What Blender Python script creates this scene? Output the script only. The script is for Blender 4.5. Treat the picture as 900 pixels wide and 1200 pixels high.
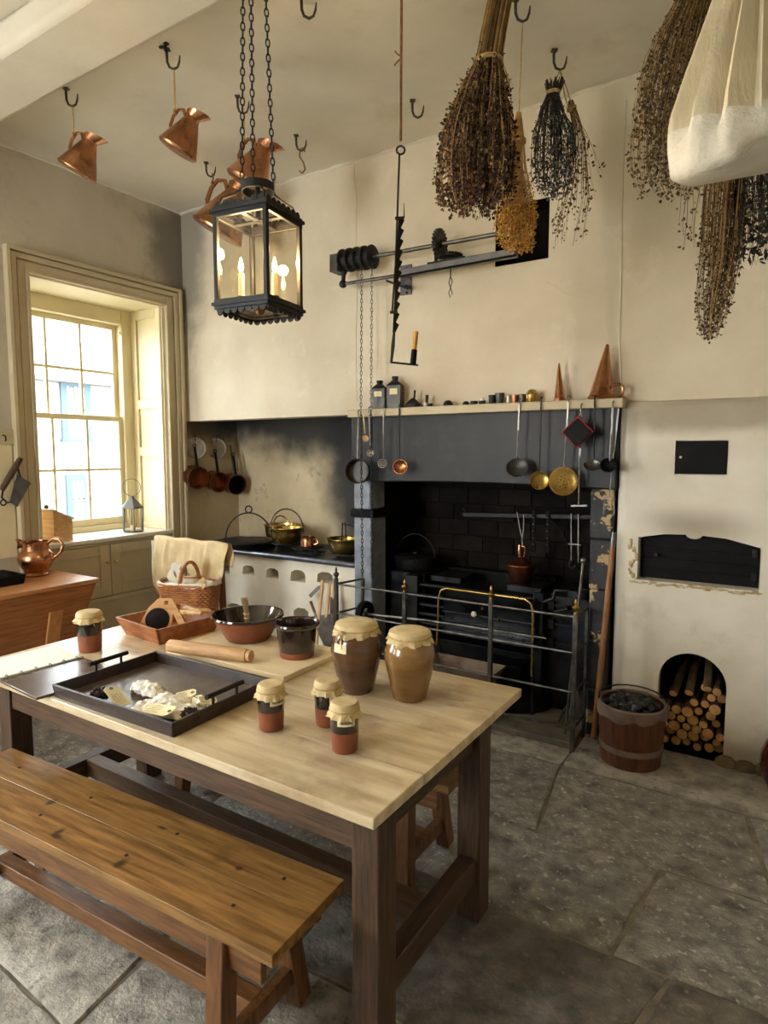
import bpy, bmesh, math, random
from mathutils import Vector, Matrix, Euler, noise
R = math.radians
random.seed(11)
scene = bpy.context.scene
for o in list(bpy.data.objects): bpy.data.objects.remove(o)
COL = scene.collection

# ------------------------------------------------------------------ camera
FPX, PITCH, YAW, EYE = 740.0, R(5.35), R(32.6), 1.65      # focal length in pixels of a 900x1200 frame
cd = bpy.data.cameras.new('camera'); cam = bpy.data.objects.new('camera', cd); COL.objects.link(cam)
cd.sensor_fit = 'VERTICAL'; cd.sensor_height = 24.0; cd.lens = FPX * 24.0 / 1200.0
cd.clip_start = 0.02; cd.clip_end = 200
cam.location = (0, 0, EYE); cam.rotation_euler = (R(90) - PITCH, 0, YAW)
scene.camera = cam

# ------------------------------------------------------------------ world, daylight, exposure
w = bpy.data.worlds.new('overcast_sky'); scene.world = w; w.use_nodes = True
bg = w.node_tree.nodes['Background']; bg.inputs[0].default_value = (0.93, 0.97, 1.0, 1); bg.inputs[1].default_value = 6.5
vs = scene.view_settings
vs.view_transform = 'Standard'; vs.look = 'None'; vs.gamma = 1.0; vs.use_curve_mapping = False
vs.exposure = 2.35
XL, YB, YA, ZC, XR, YF = -4.38, 3.70, 4.29, 3.64, 1.7, -2.6
WIN = [(2.39, 3.50), (-0.20, 0.91), (-2.20, -1.09)]          # left wall windows (y ranges): seen, inferred, and one added for light
WZ0, WZ1 = 1.0, 2.85
FWIN_ADDED = [(-3.9, -2.6)]                       # unseen window added behind the camera to brighten the room (x range)
def portal(name, loc, rot, sx, sy):
    l = bpy.data.lights.new(name, 'AREA'); l.shape = 'RECTANGLE'; l.size = sx; l.size_y = sy
    l.cycles.is_portal = True
    o = bpy.data.objects.new(name, l); COL.objects.link(o); o.location = loc; o.rotation_euler = rot
for (a, b) in WIN: portal('daylight_portal', (XL - .55, (a + b) / 2, (WZ0 + WZ1) / 2), (0, R(-90), 0), WZ1 - WZ0, b - a)
for (a, b) in FWIN_ADDED: portal('daylight_portal', ((a + b) / 2, YF - .5, (WZ0 + WZ1) / 2), (R(90), 0, 0), b - a, WZ1 - WZ0)

# ------------------------------------------------------------------ pixel -> point helpers (900x1200 frame)
_W = Vector((-math.sin(YAW) * math.cos(PITCH), math.cos(YAW) * math.cos(PITCH), -math.sin(PITCH)))
_R = Vector((math.cos(YAW), math.sin(YAW), 0)); _U = _R.cross(_W); _C = Vector((0, 0, EYE))
def ray(x, y): return _W + _R * ((x - 450) / FPX) + _U * ((600 - y) / FPX)
def onz(x, y, z): d = ray(x, y); return _C + d * ((z - EYE) / d.z)
def ony(x, y, Y): d = ray(x, y); return _C + d * (Y / d.y)
def onx(x, y, X): d = ray(x, y); return _C + d * (X / d.x)
def ond(x, y, D): return _C + ray(x, y) * D
def mpp(p): return (Vector(p) - _C).dot(_W) / FPX          # metres per pixel at a point

# ------------------------------------------------------------------ mesh builder
def V(*a): return Vector(a)
class MB:
    def __init__(s): s.v = []; s.f = []
    def add(s, vs, fs, M=None):
        o = len(s.v)
        s.v += [(M @ Vector(p)) if M is not None else Vector(p) for p in vs]
        s.f += [tuple(i + o for i in f) for f in fs]
        return s
    def box(s, c, d, rot=None, taper=1.0):
        x, y, z = d[0] / 2, d[1] / 2, d[2] / 2; t = taper
        vs = [(-x*t, -y*t, -z), (x*t, -y*t, -z), (x*t, y*t, -z), (-x*t, y*t, -z), (-x, -y, z), (x, -y, z), (x, y, z), (-x, y, z)]
        fs = [(0, 3, 2, 1), (4, 5, 6, 7), (0, 1, 5, 4), (1, 2, 6, 5), (2, 3, 7, 6), (3, 0, 4, 7)]
        M = Matrix.Translation(c) @ (Euler(rot).to_matrix().to_4x4() if rot else Matrix())
        return s.add(vs, fs, M)
    def b(s, x0, x1, y0, y1, z0, z1):
        return s.box(((x0+x1)/2, (y0+y1)/2, (z0+z1)/2), (abs(x1-x0), abs(y1-y0), abs(z1-z0)))
    def bar(s, a, b, w, h, up=(0, 0, 1), w2=None, h2=None):
        a = Vector(a); b = Vector(b); d = (b - a).normalized(); u = Vector(up)
        if abs(d.dot(u)) > .97: u = Vector((0, 1, 0))
        r = d.cross(u).normalized(); u = r.cross(d)
        w2 = w if w2 is None else w2; h2 = h if h2 is None else h2
        vs = []
        for p, ww, hh in ((a, w, h), (b, w2, h2)):
            for i, j in ((-1, -1), (1, -1), (1, 1), (-1, 1)): vs.append(p + r * (i * ww / 2) + u * (j * hh / 2))
        return s.add(vs, [(0, 3, 2, 1)[::-1], (4, 5, 6, 7), (0, 1, 5, 4), (1, 2, 6, 5), (2, 3, 7, 6), (3, 0, 4, 7)])
    def tube(s, pts, r, seg=8, closed=False, flat=None):
        pts = [Vector(p) for p in pts]; n = len(pts)
        rs = list(r) if isinstance(r, (list, tuple)) else [r] * n
        tg = []
        for i in range(n):
            a = pts[(i - 1) % n] if (closed or i) else pts[0]
            b = pts[(i + 1) % n] if (closed or i < n - 1) else pts[-1]
            t = (b - a); tg.append(t.normalized() if t.length > 1e-9 else Vector((0, 0, 1)))
        u = Vector((0, 0, 1)) if abs(tg[0].z) < .9 else Vector((1, 0, 0))
        u = (u - tg[0] * u.dot(tg[0])).normalized(); vs = []
        for i in range(n):
            u = u - tg[i] * u.dot(tg[i])
            u = u.normalized() if u.length > 1e-6 else tg[i].orthogonal().normalized()
            q = tg[i].cross(u)
            for k in range(seg):
                a = 2 * math.pi * k / seg
                vs.append(pts[i] + u * (math.cos(a) * rs[i]) + q * (math.sin(a) * rs[i] * (flat or 1)))
        fs = []
        for i in range(n if closed else n - 1):
            j = (i + 1) % n
            for k in range(seg):
                l = (k + 1) % seg; fs.append((i*seg+k, i*seg+l, j*seg+l, j*seg+k))
        if not closed: fs += [tuple(range(seg))[::-1], tuple((n-1)*seg + k for k in range(seg))]
        return s.add(vs, fs)
    def lathe(s, prof, seg=24, M=None, wob=None):
        vs = []; rows = []
        for (r, z) in prof:
            if r < 1e-6: rows.append([len(vs)]); vs.append((0, 0, z))
            else:
                row = []
                for k in range(seg):
                    a = 2 * math.pi * k / seg; rr, zz = (r, z) if wob is None else wob(r, z, a)
                    row.append(len(vs)); vs.append((rr * math.cos(a), rr * math.sin(a), zz))
                rows.append(row)
        fs = []
        for A, B in zip(rows, rows[1:]):
            if len(A) == 1 and len(B) == 1: continue
            for k in range(seg):
                l = (k + 1) % seg
                if len(A) == 1: fs.append((A[0], B[k], B[l]))
                elif len(B) == 1: fs.append((A[k], A[l], B[0]))
                else: fs.append((A[k], A[l], B[l], B[k]))
        return s.add(vs, fs, M)
    def ring(s, c, Rr, r, axis=(0, 0, 1), seg=20, rs=8, a0=0, a1=360, sy=1.0):
        q = Vector(axis).normalized().to_track_quat('Z', 'Y'); full = abs(a1 - a0) >= 360; pts = []
        n = seg if full else seg + 1
        for k in range(n):
            a = R(a0 + (a1 - a0) * k / seg); pts.append(Vector(c) + q @ Vector((math.cos(a)*Rr, math.sin(a)*Rr*sy, 0)))
        return s.tube(pts, r, rs, closed=full)
    def prism(s, poly, z0, z1, M=None, inset=0.0):
        n = len(poly); cx = sum(p[0] for p in poly) / n; cy = sum(p[1] for p in poly) / n
        vs = [(p[0], p[1], z0) for p in poly] + [(p[0], p[1], z1) for p in poly]
        fs = [tuple(range(n))[::-1]] + [(i, (i+1) % n, n+(i+1) % n, n+i) for i in range(n)] + [tuple(range(n, 2*n))]
        return s.add(vs, fs, M)
    def sphere(s, c, r, seg=12, rings=8, sc=(1, 1, 1), rot=None):
        prof = [(r * math.sin(math.pi * i / rings), -r * math.cos(math.pi * i / rings)) for i in range(rings + 1)]
        prof[0] = (0, -r); prof[-1] = (0, r)
        M = Matrix.Translation(c) @ (Euler(rot).to_matrix().to_4x4() if rot else Matrix()) @ Matrix.Diagonal((*sc, 1))
        return s.lathe(prof, seg, M)
    def sheet(s, rows, closed=False):
        n = len(rows[0]); vs = [p for r in rows for p in r]; fs = []
        for i in range(len(rows) - 1):
            for k in range(n if closed else n - 1):
                l = (k + 1) % n; fs.append((i*n+k, i*n+l, (i+1)*n+l, (i+1)*n+k))
        return s.add(vs, fs)
    def chain(s, a, b, pitch=.03, wd=.016, r=.0028, seg=10, rs=4):
        a = Vector(a); b = Vector(b); d = b - a; n = max(2, int(d.length / pitch)); t = d.normalized()
        x = t.orthogonal().normalized(); y = t.cross(x); L = d.length / n * 1.28
        for i in range(n):
            c = a + d * ((i + .5) / n); u = x if i % 2 else y; pts = []
            for k in range(seg):
                q = 2 * math.pi * k / seg
                pts.append(c + t * (math.cos(q) * L / 2) + u * (math.sin(q) * wd / 2))
            s.tube(pts, r, rs, closed=True)
        return s
    def xf(s, M): s.v = [M @ p for p in s.v]; return s

def rootmat(o):
    while o.parent: o = o.parent
    return Matrix.LocRotScale(o.location, o.rotation_euler.to_quaternion(), o.scale)
def link(name, mesh, mat=None):
    o = bpy.data.objects.new(name, mesh); COL.objects.link(o)
    if mat and not mesh.materials: mesh.materials.append(mat)
    return o
def mesh_of(name, mb, smooth=38):
    me = bpy.data.meshes.new(name); me.from_pydata([tuple(p) for p in mb.v], [], mb.f); me.update()
    bm = bmesh.new(); bm.from_mesh(me); bmesh.ops.recalc_face_normals(bm, faces=bm.faces); bm.to_mesh(me); bm.free()
    if smooth:
        me.polygons.foreach_set('use_smooth', [True] * len(me.polygons)); me.set_sharp_from_angle(angle=R(smooth))
    return me
def bev(o, wd, seg=2, ang=35):
    m = o.modifiers.new('bevel', 'BEVEL'); m.width = wd; m.segments = seg; m.limit_method = 'ANGLE'; m.angle_limit = R(ang); m.harden_normals = False
def part(name, mb, mat, parent, w=False, bevel=0, smooth=38, label=None, kind=None):
    """a mesh under its thing; w=True: the builder holds world coordinates"""
    if w: mb.xf(rootmat(parent).inverted())
    o = link(name, mesh_of(name, mb, smooth), mat); o.parent = parent
    if bevel: bev(o, bevel)
    if label: o['label'] = label
    if kind: o['kind'] = kind
    return o
def tag(o, label, cat, group=None):
    o['label'] = label; o['category'] = cat
    if group: o['group'] = group
    return o
def thing(name, label, cat, loc=(0, 0, 0), rz=0, group=None, rot=None):
    o = bpy.data.objects.new(name, None); COL.objects.link(o); o.empty_display_size = .05
    o.location = loc; o.rotation_euler = rot if rot else (0, 0, rz)
    return tag(o, label, cat, group)
def single(name, label, cat, mb, mat, loc=(0, 0, 0), rz=0, group=None, bevel=0, smooth=38, w=False, rot=None):
    loc = Vector(loc); e = Euler(rot if rot else (0, 0, rz))
    if w: mb.xf(Matrix.LocRotScale(loc, e.to_quaternion(), (1, 1, 1)).inverted())
    o = link(name, mesh_of(name, mb, smooth), mat); o.location = loc; o.rotation_euler = e
    if bevel: bev(o, bevel)
    return tag(o, label, cat, group)
def struct(name, mb, mat, parent=None, bevel=0, smooth=38, w=False):
    if parent and w: mb.xf(rootmat(parent).inverted())
    o = link(name, mesh_of(name, mb, smooth), mat); o.parent = parent
    if not parent: o['kind'] = 'structure'
    if bevel: bev(o, bevel)
    return o
def dup(root, loc, rot=None, label=None, group=None, scale=None):
    r = root.copy(); COL.objects.link(r); r.location = loc
    if rot is not None: r.rotation_euler = rot
    if scale is not None: r.scale = (scale,) * 3
    if label: r['label'] = label
    if group: r['group'] = group
    for ch in list(root.children):
        c = ch.copy(); COL.objects.link(c); c.parent = r
        for g in list(ch.children):
            d = g.copy(); COL.objects.link(d); d.parent = c
    return r
def cut(o, cutters):
    """boolean-subtract builders from a mesh object and bake the result"""
    allc = MB()
    for cb in cutters: allc.add(cb.v, cb.f)
    for cb in (allc,):
        c = link('cutter', mesh_of('cutter', cb, 0)); m = o.modifiers.new('cut', 'BOOLEAN'); m.object = c; m.solver = 'EXACT'
        bpy.context.view_layer.update()
        me = bpy.data.meshes.new_from_object(o.evaluated_get(bpy.context.evaluated_depsgraph_get()))
        o.modifiers.clear(); old = o.data; o.data = me; bpy.data.meshes.remove(old); bpy.data.objects.remove(c)
    o.data.polygons.foreach_set('use_smooth', [True] * len(o.data.polygons)); o.data.set_sharp_from_angle(angle=R(38))
    return o

# ------------------------------------------------------------------ materials
MATS = {}
def S(r, g, b):                                            # sRGB 0-255 -> linear
    f = lambda c: (c/255/12.92) if c/255 <= .04045 else ((c/255 + .055) / 1.055) ** 2.4
    return (f(r), f(g), f(b), 1)
def mat(name, c1, c2=None, rough=.6, metal=0.0, scale=5.0, stretch=(1, 1, 1), lo=.35, hi=.65, detail=6, bump=0.0, bscale=None,
        c3=None, s3=3.0, t3=(.55, .7), a3=1.0, coat=0.0, rnd=0.0, bstretch=None, spec=.5, rough2=None, coords='Object', bdist=.01):
    if name in MATS: return MATS[name]
    m = bpy.data.materials.new(name); m.use_nodes = True; nt = m.node_tree; N = nt.nodes; L = nt.links
    b = N['Principled BSDF']; b.inputs['Roughness'].default_value = rough; b.inputs['Metallic'].default_value = metal
    b.inputs['Coat Weight'].default_value = coat; b.inputs['Coat Roughness'].default_value = .12
    b.inputs['Specular IOR Level'].default_value = spec
    tc = N.new('ShaderNodeTexCoord')
    def nz(sc, st, det=6, rgh=.6):
        mp = N.new('ShaderNodeMapping'); mp.inputs['Scale'].default_value = st; L.new(tc.outputs[coords], mp.inputs[0])
        if rnd:
            oi = N.new('ShaderNodeObjectInfo'); mu = N.new('ShaderNodeMath'); mu.operation = 'MULTIPLY'; mu.inputs[1].default_value = 37.0
            L.new(oi.outputs['Random'], mu.inputs[0]); L.new(mu.outputs[0], mp.inputs['Location'])
        n = N.new('ShaderNodeTexNoise'); n.inputs['Scale'].default_value = sc; n.inputs['Detail'].default_value = det; n.inputs['Roughness'].default_value = rgh
        L.new(mp.outputs[0], n.inputs['Vector']); return n.outputs[0]
    col = None
    if c2 is not None:
        n = nz(scale, stretch, detail); cr = N.new('ShaderNodeValToRGB'); L.new(n, cr.inputs[0])
        cr.color_ramp.elements[0].position = lo; cr.color_ramp.elements[0].color = c1
        cr.color_ramp.elements[1].position = hi; cr.color_ramp.elements[1].color = c2; col = cr.outputs[0]
        if rough2 is not None:
            mr = N.new('ShaderNodeMapRange'); L.new(n, mr.inputs[0]); mr.inputs[1].default_value = lo; mr.inputs[2].default_value = hi
            mr.inputs[3].default_value = rough; mr.inputs[4].default_value = rough2; L.new(mr.outputs[0], b.inputs['Roughness'])
    if c3 is not None:
        n = nz(s3, (1, 1, 1), 5, .65); mr = N.new('ShaderNodeMapRange'); L.new(n, mr.inputs[0])
        mr.inputs[1].default_value = t3[0]; mr.inputs[2].default_value = t3[1]; mr.inputs[4].default_value = a3
        mx = N.new('ShaderNodeMix'); mx.data_type = 'RGBA'; L.new(mr.outputs[0], mx.inputs[0])
        if col: L.new(col, mx.inputs[6])
        else: mx.inputs[6].default_value = c1
        mx.inputs[7].default_value = c3; col = mx.outputs[2]
    if rnd:
        oi = N.new('ShaderNodeObjectInfo'); hs = N.new('ShaderNodeHueSaturation'); mr = N.new('ShaderNodeMapRange')
        L.new(oi.outputs['Random'], mr.inputs[0]); mr.inputs[3].default_value = 1 - rnd; mr.inputs[4].default_value = 1 + rnd
        L.new(mr.outputs[0], hs.inputs['Value'])
        if col: L.new(col, hs.inputs['Color'])
        else: hs.inputs['Color'].default_value = c1
        col = hs.outputs[0]
    if col: L.new(col, b.inputs['Base Color'])
    else: b.inputs['Base Color'].default_value = c1
    if bump:
        n = nz(bscale or scale, bstretch or stretch, 8, .65); bp = N.new('ShaderNodeBump'); bp.inputs['Strength'].default_value = bump
        bp.inputs['Distance'].default_value = bdist; L.new(n, bp.inputs['Height']); L.new(bp.outputs[0], b.inputs['Normal'])
    MATS[name] = m; return m
def stain_shade(m, c, rad, colr, amt=1.0, inner=.45, outer=1.05, nscale=6.0, namt=.5):
    """a sooty, damp or painted-in shade mark with its own place and outline on a surface (object space)"""
    nt = m.node_tree; N = nt.nodes; L = nt.links; b = N['Principled BSDF']
    tc = N.new('ShaderNodeTexCoord'); s1 = N.new('ShaderNodeVectorMath'); s1.operation = 'SUBTRACT'; s1.inputs[1].default_value = c
    L.new(tc.outputs['Object'], s1.inputs[0]); d = N.new('ShaderNodeVectorMath'); d.operation = 'DIVIDE'; d.inputs[1].default_value = rad
    L.new(s1.outputs[0], d.inputs[0]); ln = N.new('ShaderNodeVectorMath'); ln.operation = 'LENGTH'; L.new(d.outputs[0], ln.inputs[0])
    nz = N.new('ShaderNodeTexNoise'); nz.inputs['Scale'].default_value = nscale; nz.inputs['Detail'].default_value = 6; L.new(tc.outputs['Object'], nz.inputs['Vector'])
    ma = N.new('ShaderNodeMath'); ma.operation = 'MULTIPLY_ADD'; L.new(nz.outputs[0], ma.inputs[0]); ma.inputs[1].default_value = namt; L.new(ln.outputs['Value'], ma.inputs[2])
    mr = N.new('ShaderNodeMapRange'); mr.interpolation_type = 'SMOOTHSTEP'; L.new(ma.outputs[0], mr.inputs[0])
    mr.inputs[1].default_value = inner + namt * .5; mr.inputs[2].default_value = outer + namt * .5; mr.inputs[3].default_value = amt; mr.inputs[4].default_value = 0
    mx = N.new('ShaderNodeMix'); mx.data_type = 'RGBA'; L.new(mr.outputs[0], mx.inputs[0]); bc = b.inputs['Base Color']
    if bc.links: L.new(bc.links[0].from_socket, mx.inputs[6])
    else: mx.inputs[6].default_value = bc.default_value
    mx.inputs[7].default_value = colr; L.new(mx.outputs[2], bc)

plaster = mat('aged_plaster', S(216, 206, 185), S(197, 186, 163), rough=.85, scale=2.2, lo=.3, hi=.75, bump=.35, bscale=5, c3=S(224, 217, 200), s3=4.5, t3=(.58, .75), a3=.7, bdist=.012)
plaster_left_shaded = mat('aged_plaster_backlit_wall', S(192, 182, 162), S(172, 162, 143), rough=.85, scale=2.0, lo=.3, hi=.75, bump=.3, bscale=5, c3=S(150, 142, 124), s3=2.6, t3=(.56, .72), a3=.6, bdist=.012)  # greyer copy of the plaster: the backlit wall's shade put into colour
stain_shade(plaster_left_shaded, (XL, 3.72, 3.3), (.6, .45, .75), S(92, 88, 80), .75, namt=.9)  # greyer towards the upper corner beside the chimney wall
stain_shade(plaster, (XL, YB, 3.3), (.35, .6, .9), S(110, 105, 95), .7, namt=.8)  # darker towards the upper left corner
stain_shade(plaster, (-2.3, YB, 1.95), (.6, .4, .22), S(170, 155, 125), .4)
ceil_m = mat('limewashed_ceiling', S(214, 207, 190), S(198, 190, 172), rough=.9, scale=1.6, lo=.3, hi=.7, bump=.3, bscale=3.2, c3=S(180, 170, 146), s3=2.2, t3=(.56, .75), a3=.6, bdist=.015)
oven_plaster = mat('oven_limewash', S(222, 216, 202), S(202, 195, 178), rough=.85, scale=3.0, lo=.3, hi=.75, bump=.4, bscale=7, c3=S(166, 156, 134), s3=3.2, t3=(.6, .78), a3=.6, bdist=.012)
stain_shade(oven_plaster, (-.40, 3.62, 1.27), (.32, .3, .11), S(120, 104, 80), .6, inner=.1, outer=1.2, namt=.7)
stain_shade(oven_plaster, (-.35, 3.6, 1.86), (.7, .3, .13), S(120, 106, 82), .6, namt=.8)
stain_shade(oven_plaster, (-.25, 3.6, 0.02), (.9, .3, .16), S(128, 112, 84), .6, namt=.8)
alcove_m = mat('sooted_shaded_plaster', S(206, 190, 158), S(186, 170, 138), rough=.8, scale=4, lo=.3, hi=.7, bump=.4, bscale=9, c3=S(120, 108, 88), s3=9, t3=(.62, .72), a3=.6)
stain_shade(alcove_m, (-2.72, YA, 1.5), (.78, .9, .95), S(34, 34, 37), .97, inner=.55, outer=1.05, namt=.35)
stain_shade(alcove_m, (-3.4, YA, 2.22), (1.6, .9, .70), S(28, 28, 30), .95, inner=.6, outer=1.1, namt=.4)  # shade under the hood put into the colour, along with smoke black
stain_shade(alcove_m, (XL, 3.95, 2.0), (.4, .55, .32), S(48, 46, 46), .85, inner=.5, outer=1.15, namt=.6)
soot_shade = mat('soot_shade_black', S(13, 12, 12), S(22, 20, 19), rough=.9, spec=.1, scale=6, bump=.4, bscale=12)
hob_wash = mat('hob_limewash', S(232, 226, 210), S(214, 205, 184), rough=.8, scale=5, lo=.3, hi=.75, bump=.3, bscale=9)
jamb_lit = mat('lit_stone_jamb', S(108, 115, 127), S(142, 149, 160), rough=.5, scale=9, bump=.9, bscale=45, bdist=.006)  # stone lightened: window light on the left jamb put into the colour
jamb_r = mat('flaking_stone_jamb', S(30, 31, 34), S(46, 47, 50), rough=.6, scale=7, bump=.8, bscale=26, c3=S(176, 152, 108), s3=5.5, t3=(.565, .59), bdist=.008)
lintel_m = mat('blackleaded_lintel', S(26, 26, 27), S(40, 40, 40), spec=.3, rough=.45, scale=6, lo=.3, hi=.7, bump=.25, bscale=7, c3=S(72, 72, 70), s3=3, t3=(.56, .8), a3=.6)
iron = mat('black_iron', S(18, 18, 18), S(34, 33, 32), rough=.42, metal=.4, scale=14, bump=.15, bscale=60, rough2=.6)
iron_d = mat('sooted_iron', S(11, 11, 11), S(21, 20, 20), rough=.6, metal=0.0, spec=.12, scale=12, bump=.2, bscale=40)
iron_g = mat('blackleaded_range', S(26, 27, 30), S(52, 54, 58), rough=.26, metal=.7, scale=8, bump=.12, bscale=24, rough2=.5)
steel = mat('worn_steel', S(128, 125, 118), S(92, 90, 86), rough=.35, metal=.9, scale=18, bump=.1, bscale=50)
fender_steel = mat('fender_steel', S(120, 118, 112), S(74, 73, 72), rough=.35, metal=.85, scale=14)
pewter = mat('tinned_metal', S(186, 180, 166), S(156, 150, 138), rough=.4, metal=.5, scale=10, bump=.08, bscale=30)
darkpewter = mat('dark_pewter', S(96, 94, 88), S(66, 65, 62), rough=.45, metal=.7, scale=9)
copper = mat('copper', S(206, 154, 116), S(150, 100, 68), rough=.16, metal=1.0, scale=6, bump=.25, bscale=16, rough2=.34)
copper_d = mat('tarnished_copper', S(160, 106, 76), S(112, 72, 52), rough=.32, metal=.95, scale=8, bump=.1, bscale=26)
brass = mat('brass', S(204, 176, 108), S(176, 146, 80), rough=.22, metal=1.0, scale=7, rough2=.36)
oak_d = mat('dark_oak', S(46, 33, 22), S(86, 62, 40), rough=.5, scale=4, stretch=(22, 22, 1.6), detail=8, bump=.25, bscale=6, c3=S(40, 26, 17), s3=4, t3=(.6, .75), a3=.5)
oak_dx = mat('dark_oak_lengthwise', S(60, 43, 28), S(98, 72, 47), rough=.48, scale=4, stretch=(1.6, 22, 22), detail=8, bump=.25, bscale=6, c3=S(44, 30, 19), s3=4, t3=(.6, .75), a3=.5)
oak_dy = mat('dark_oak_crosswise', S(42, 30, 20), S(78, 56, 37), rough=.5, scale=4, stretch=(22, 1.6, 22), detail=8, bump=.25, bscale=6)
scrub = mat('scrubbed_table_top', S(184, 162, 124), S(222, 206, 172), rough=.32, scale=2.6, stretch=(1.0, 7, 7), detail=8, bump=.12, bscale=5, c3=S(136, 110, 76), s3=3.4, t3=(.52, .72), a3=.7, rnd=.03)
bench_w = mat('waxed_bench_oak', S(108, 74, 36), S(160, 120, 66), rough=.34, scale=3.4, stretch=(1.2, 14, 14), detail=9, bump=.15, bscale=5, c3=S(70, 42, 20), s3=3.5, t3=(.62, .76), a3=.75, rnd=.06)
pine = mat('pine_board', S(196, 146, 92), S(222, 180, 128), rough=.5, scale=3, stretch=(1.4, 14, 14), bump=.1)
board_w = mat('pale_pastry_board', S(222, 200, 158), S(236, 218, 182), rough=.6, scale=3, stretch=(1.2, 10, 10), bump=.08, c3=S(196, 168, 122), s3=3, t3=(.6, .75), a3=.5)
trough_w = mat('elm_trough', S(146, 90, 48), S(184, 124, 72), rough=.45, scale=3, stretch=(16, 1.5, 16), detail=8, bump=.12, c3=S(112, 66, 34), s3=4, t3=(.6, .75), a3=.4)
box_w = mat('reddish_box_wood', S(140, 82, 46), S(176, 112, 66), rough=.5, scale=4, stretch=(2, 10, 10), bump=.15, c3=S(90, 50, 28), s3=5, t3=(.6, .75), a3=.5)
mahog = mat('mahogany', S(92, 40, 22), S(126, 62, 34), rough=.35, scale=4, stretch=(12, 12, 1.5))
pin_w = mat('rolling_pin_wood', S(176, 132, 86), S(204, 164, 114), rough=.5, scale=5, stretch=(2, 14, 14), bump=.1)
spoon_w = mat('pale_turned_wood', S(198, 158, 108), S(220, 186, 138), rough=.55, scale=6, stretch=(6, 6, 1.5))
painted = mat('stone_painted_woodwork', S(190, 176, 144), S(180, 165, 132), rough=.5, scale=3, bump=.08, bscale=14)
painted_l = mat('cream_painted_woodwork', S(226, 214, 178), S(216, 203, 165), rough=.5, scale=3, bump=.06, bscale=14)
sill_m = mat('white_painted_sill', S(226, 220, 206), S(214, 207, 190), rough=.45, scale=4)
mortar = mat('pale_floor_joint', S(150, 142, 124), S(104, 97, 84), rough=.95, scale=8, bump=.6, bscale=30)
flag_m = mat('worn_flagstone', S(100, 96, 89), S(176, 171, 160), rough=.4, scale=13, lo=.32, hi=.68, detail=14, bump=1.0, bscale=16, c3=S(226, 222, 212), s3=34, t3=(.57, .68), a3=.75, rnd=.10, rough2=.75, bdist=.035)
flag_m2 = mat('pale_flagstone', S(128, 124, 114), S(196, 191, 178), rough=.5, scale=12, lo=.32, hi=.66, detail=14, bump=1.0, bscale=16, c3=S(80, 75, 66), s3=20, t3=(.58, .66), a3=.6, rnd=.08, bdist=.02)
flag_d = mat('darker_flagstone', S(74, 70, 65), S(138, 133, 123), rough=.36, scale=12, lo=.32, hi=.68, detail=14, bump=1.0, bscale=16, c3=S(150, 145, 133), s3=26, t3=(.6, .67), a3=.6, rnd=.1, rough2=.7, bdist=.02)
hearth_m = mat('hearth_slab', S(86, 82, 75), S(132, 126, 114), rough=.7, scale=4, bump=.8, bscale=10, c3=S(44, 42, 40), s3=5, t3=(.55, .7), a3=.8, bdist=.02)
rubble = mat('rough_stone', S(138, 120, 88), S(96, 84, 62), rough=.9, scale=8, bump=1.0, bscale=18, bdist=.03)
brown_glaze = mat('brown_salt_glaze', S(112, 80, 40), S(146, 112, 64), rough=.2, scale=4, stretch=(1, 1, 3), coat=.5, bump=.06, bscale=8)
dark_glaze = mat('chestnut_glaze', S(66, 42, 28), S(98, 68, 46), rough=.18, scale=4, stretch=(1, 1, 4), coat=.5, bump=.05, bscale=8)
black_glaze = mat('black_glaze', S(30, 22, 20), S(48, 34, 28), rough=.1, coat=.6, scale=6)
terracotta = mat('terracotta', S(114, 58, 36), S(138, 78, 50), rough=.38, scale=9, bump=.1, bscale=30)
claret_glaze = mat('claret_glaze', S(58, 20, 18), S(76, 30, 24), rough=.08, coat=.8, scale=4)
cloth_c = mat('cream_linen', S(226, 206, 164), S(206, 182, 136), rough=.9, scale=9, bump=.35, bscale=120, bdist=.004)
cloth_w = mat('white_linen', S(240, 236, 224), S(224, 218, 202), rough=.9, scale=9, bump=.35, bscale=120, bdist=.004)
sack_m = mat('muslin', S(222, 211, 184), S(208, 195, 165), rough=.95, scale=6, bump=.5, bscale=14, bstretch=(3, 3, .7), bdist=.02)
sack_hem = mat('white_muslin_hem', S(232, 227, 213), S(222, 215, 198), rough=.95, scale=6, bump=.7, bscale=13, bdist=.03)
lidcloth = mat('jar_cover_cloth', S(218, 198, 152), S(192, 168, 120), rough=.9, scale=16, bump=.5, bscale=70, bdist=.004)
twine = mat('twine', S(200, 172, 118), S(166, 134, 84), rough=.9, scale=40)
rope_m = mat('brown_cord', S(142, 104, 66), S(110, 78, 48), rough=.9, scale=40)
paper = mat('label_paper', S(234, 224, 182), S(220, 206, 158), rough=.85, scale=8)
white_paper = mat('white_paper', S(240, 238, 230), rough=.7)
ink = mat('ink', S(40, 30, 26), rough=.8)
leather = mat('dark_leather', S(38, 28, 26), S(60, 46, 42), rough=.38, scale=30, bump=.35, bscale=90, bdist=.004)
leather_in = mat('tray_lining', S(78, 64, 57), S(104, 87, 78), rough=.28, scale=24, bump=.25, bscale=80, bdist=.003)
binder_m = mat('binder_cover', S(88, 74, 66), S(104, 88, 78), rough=.22, scale=5)
sugar_br = mat('dark_brush_bristle', S(46, 32, 26), S(74, 54, 42), rough=.9, scale=60, bump=1, bscale=80, bdist=.01)
wick = mat('wicker', S(150, 88, 44), S(190, 124, 68), rough=.55, scale=20)
candle_m = mat('candle_wax', S(238, 216, 170), rough=.5)
charcoal = mat('coal', S(18, 18, 19), S(34, 34, 36), rough=.28, scale=10, bump=.5, bscale=18, metal=.1)
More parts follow.
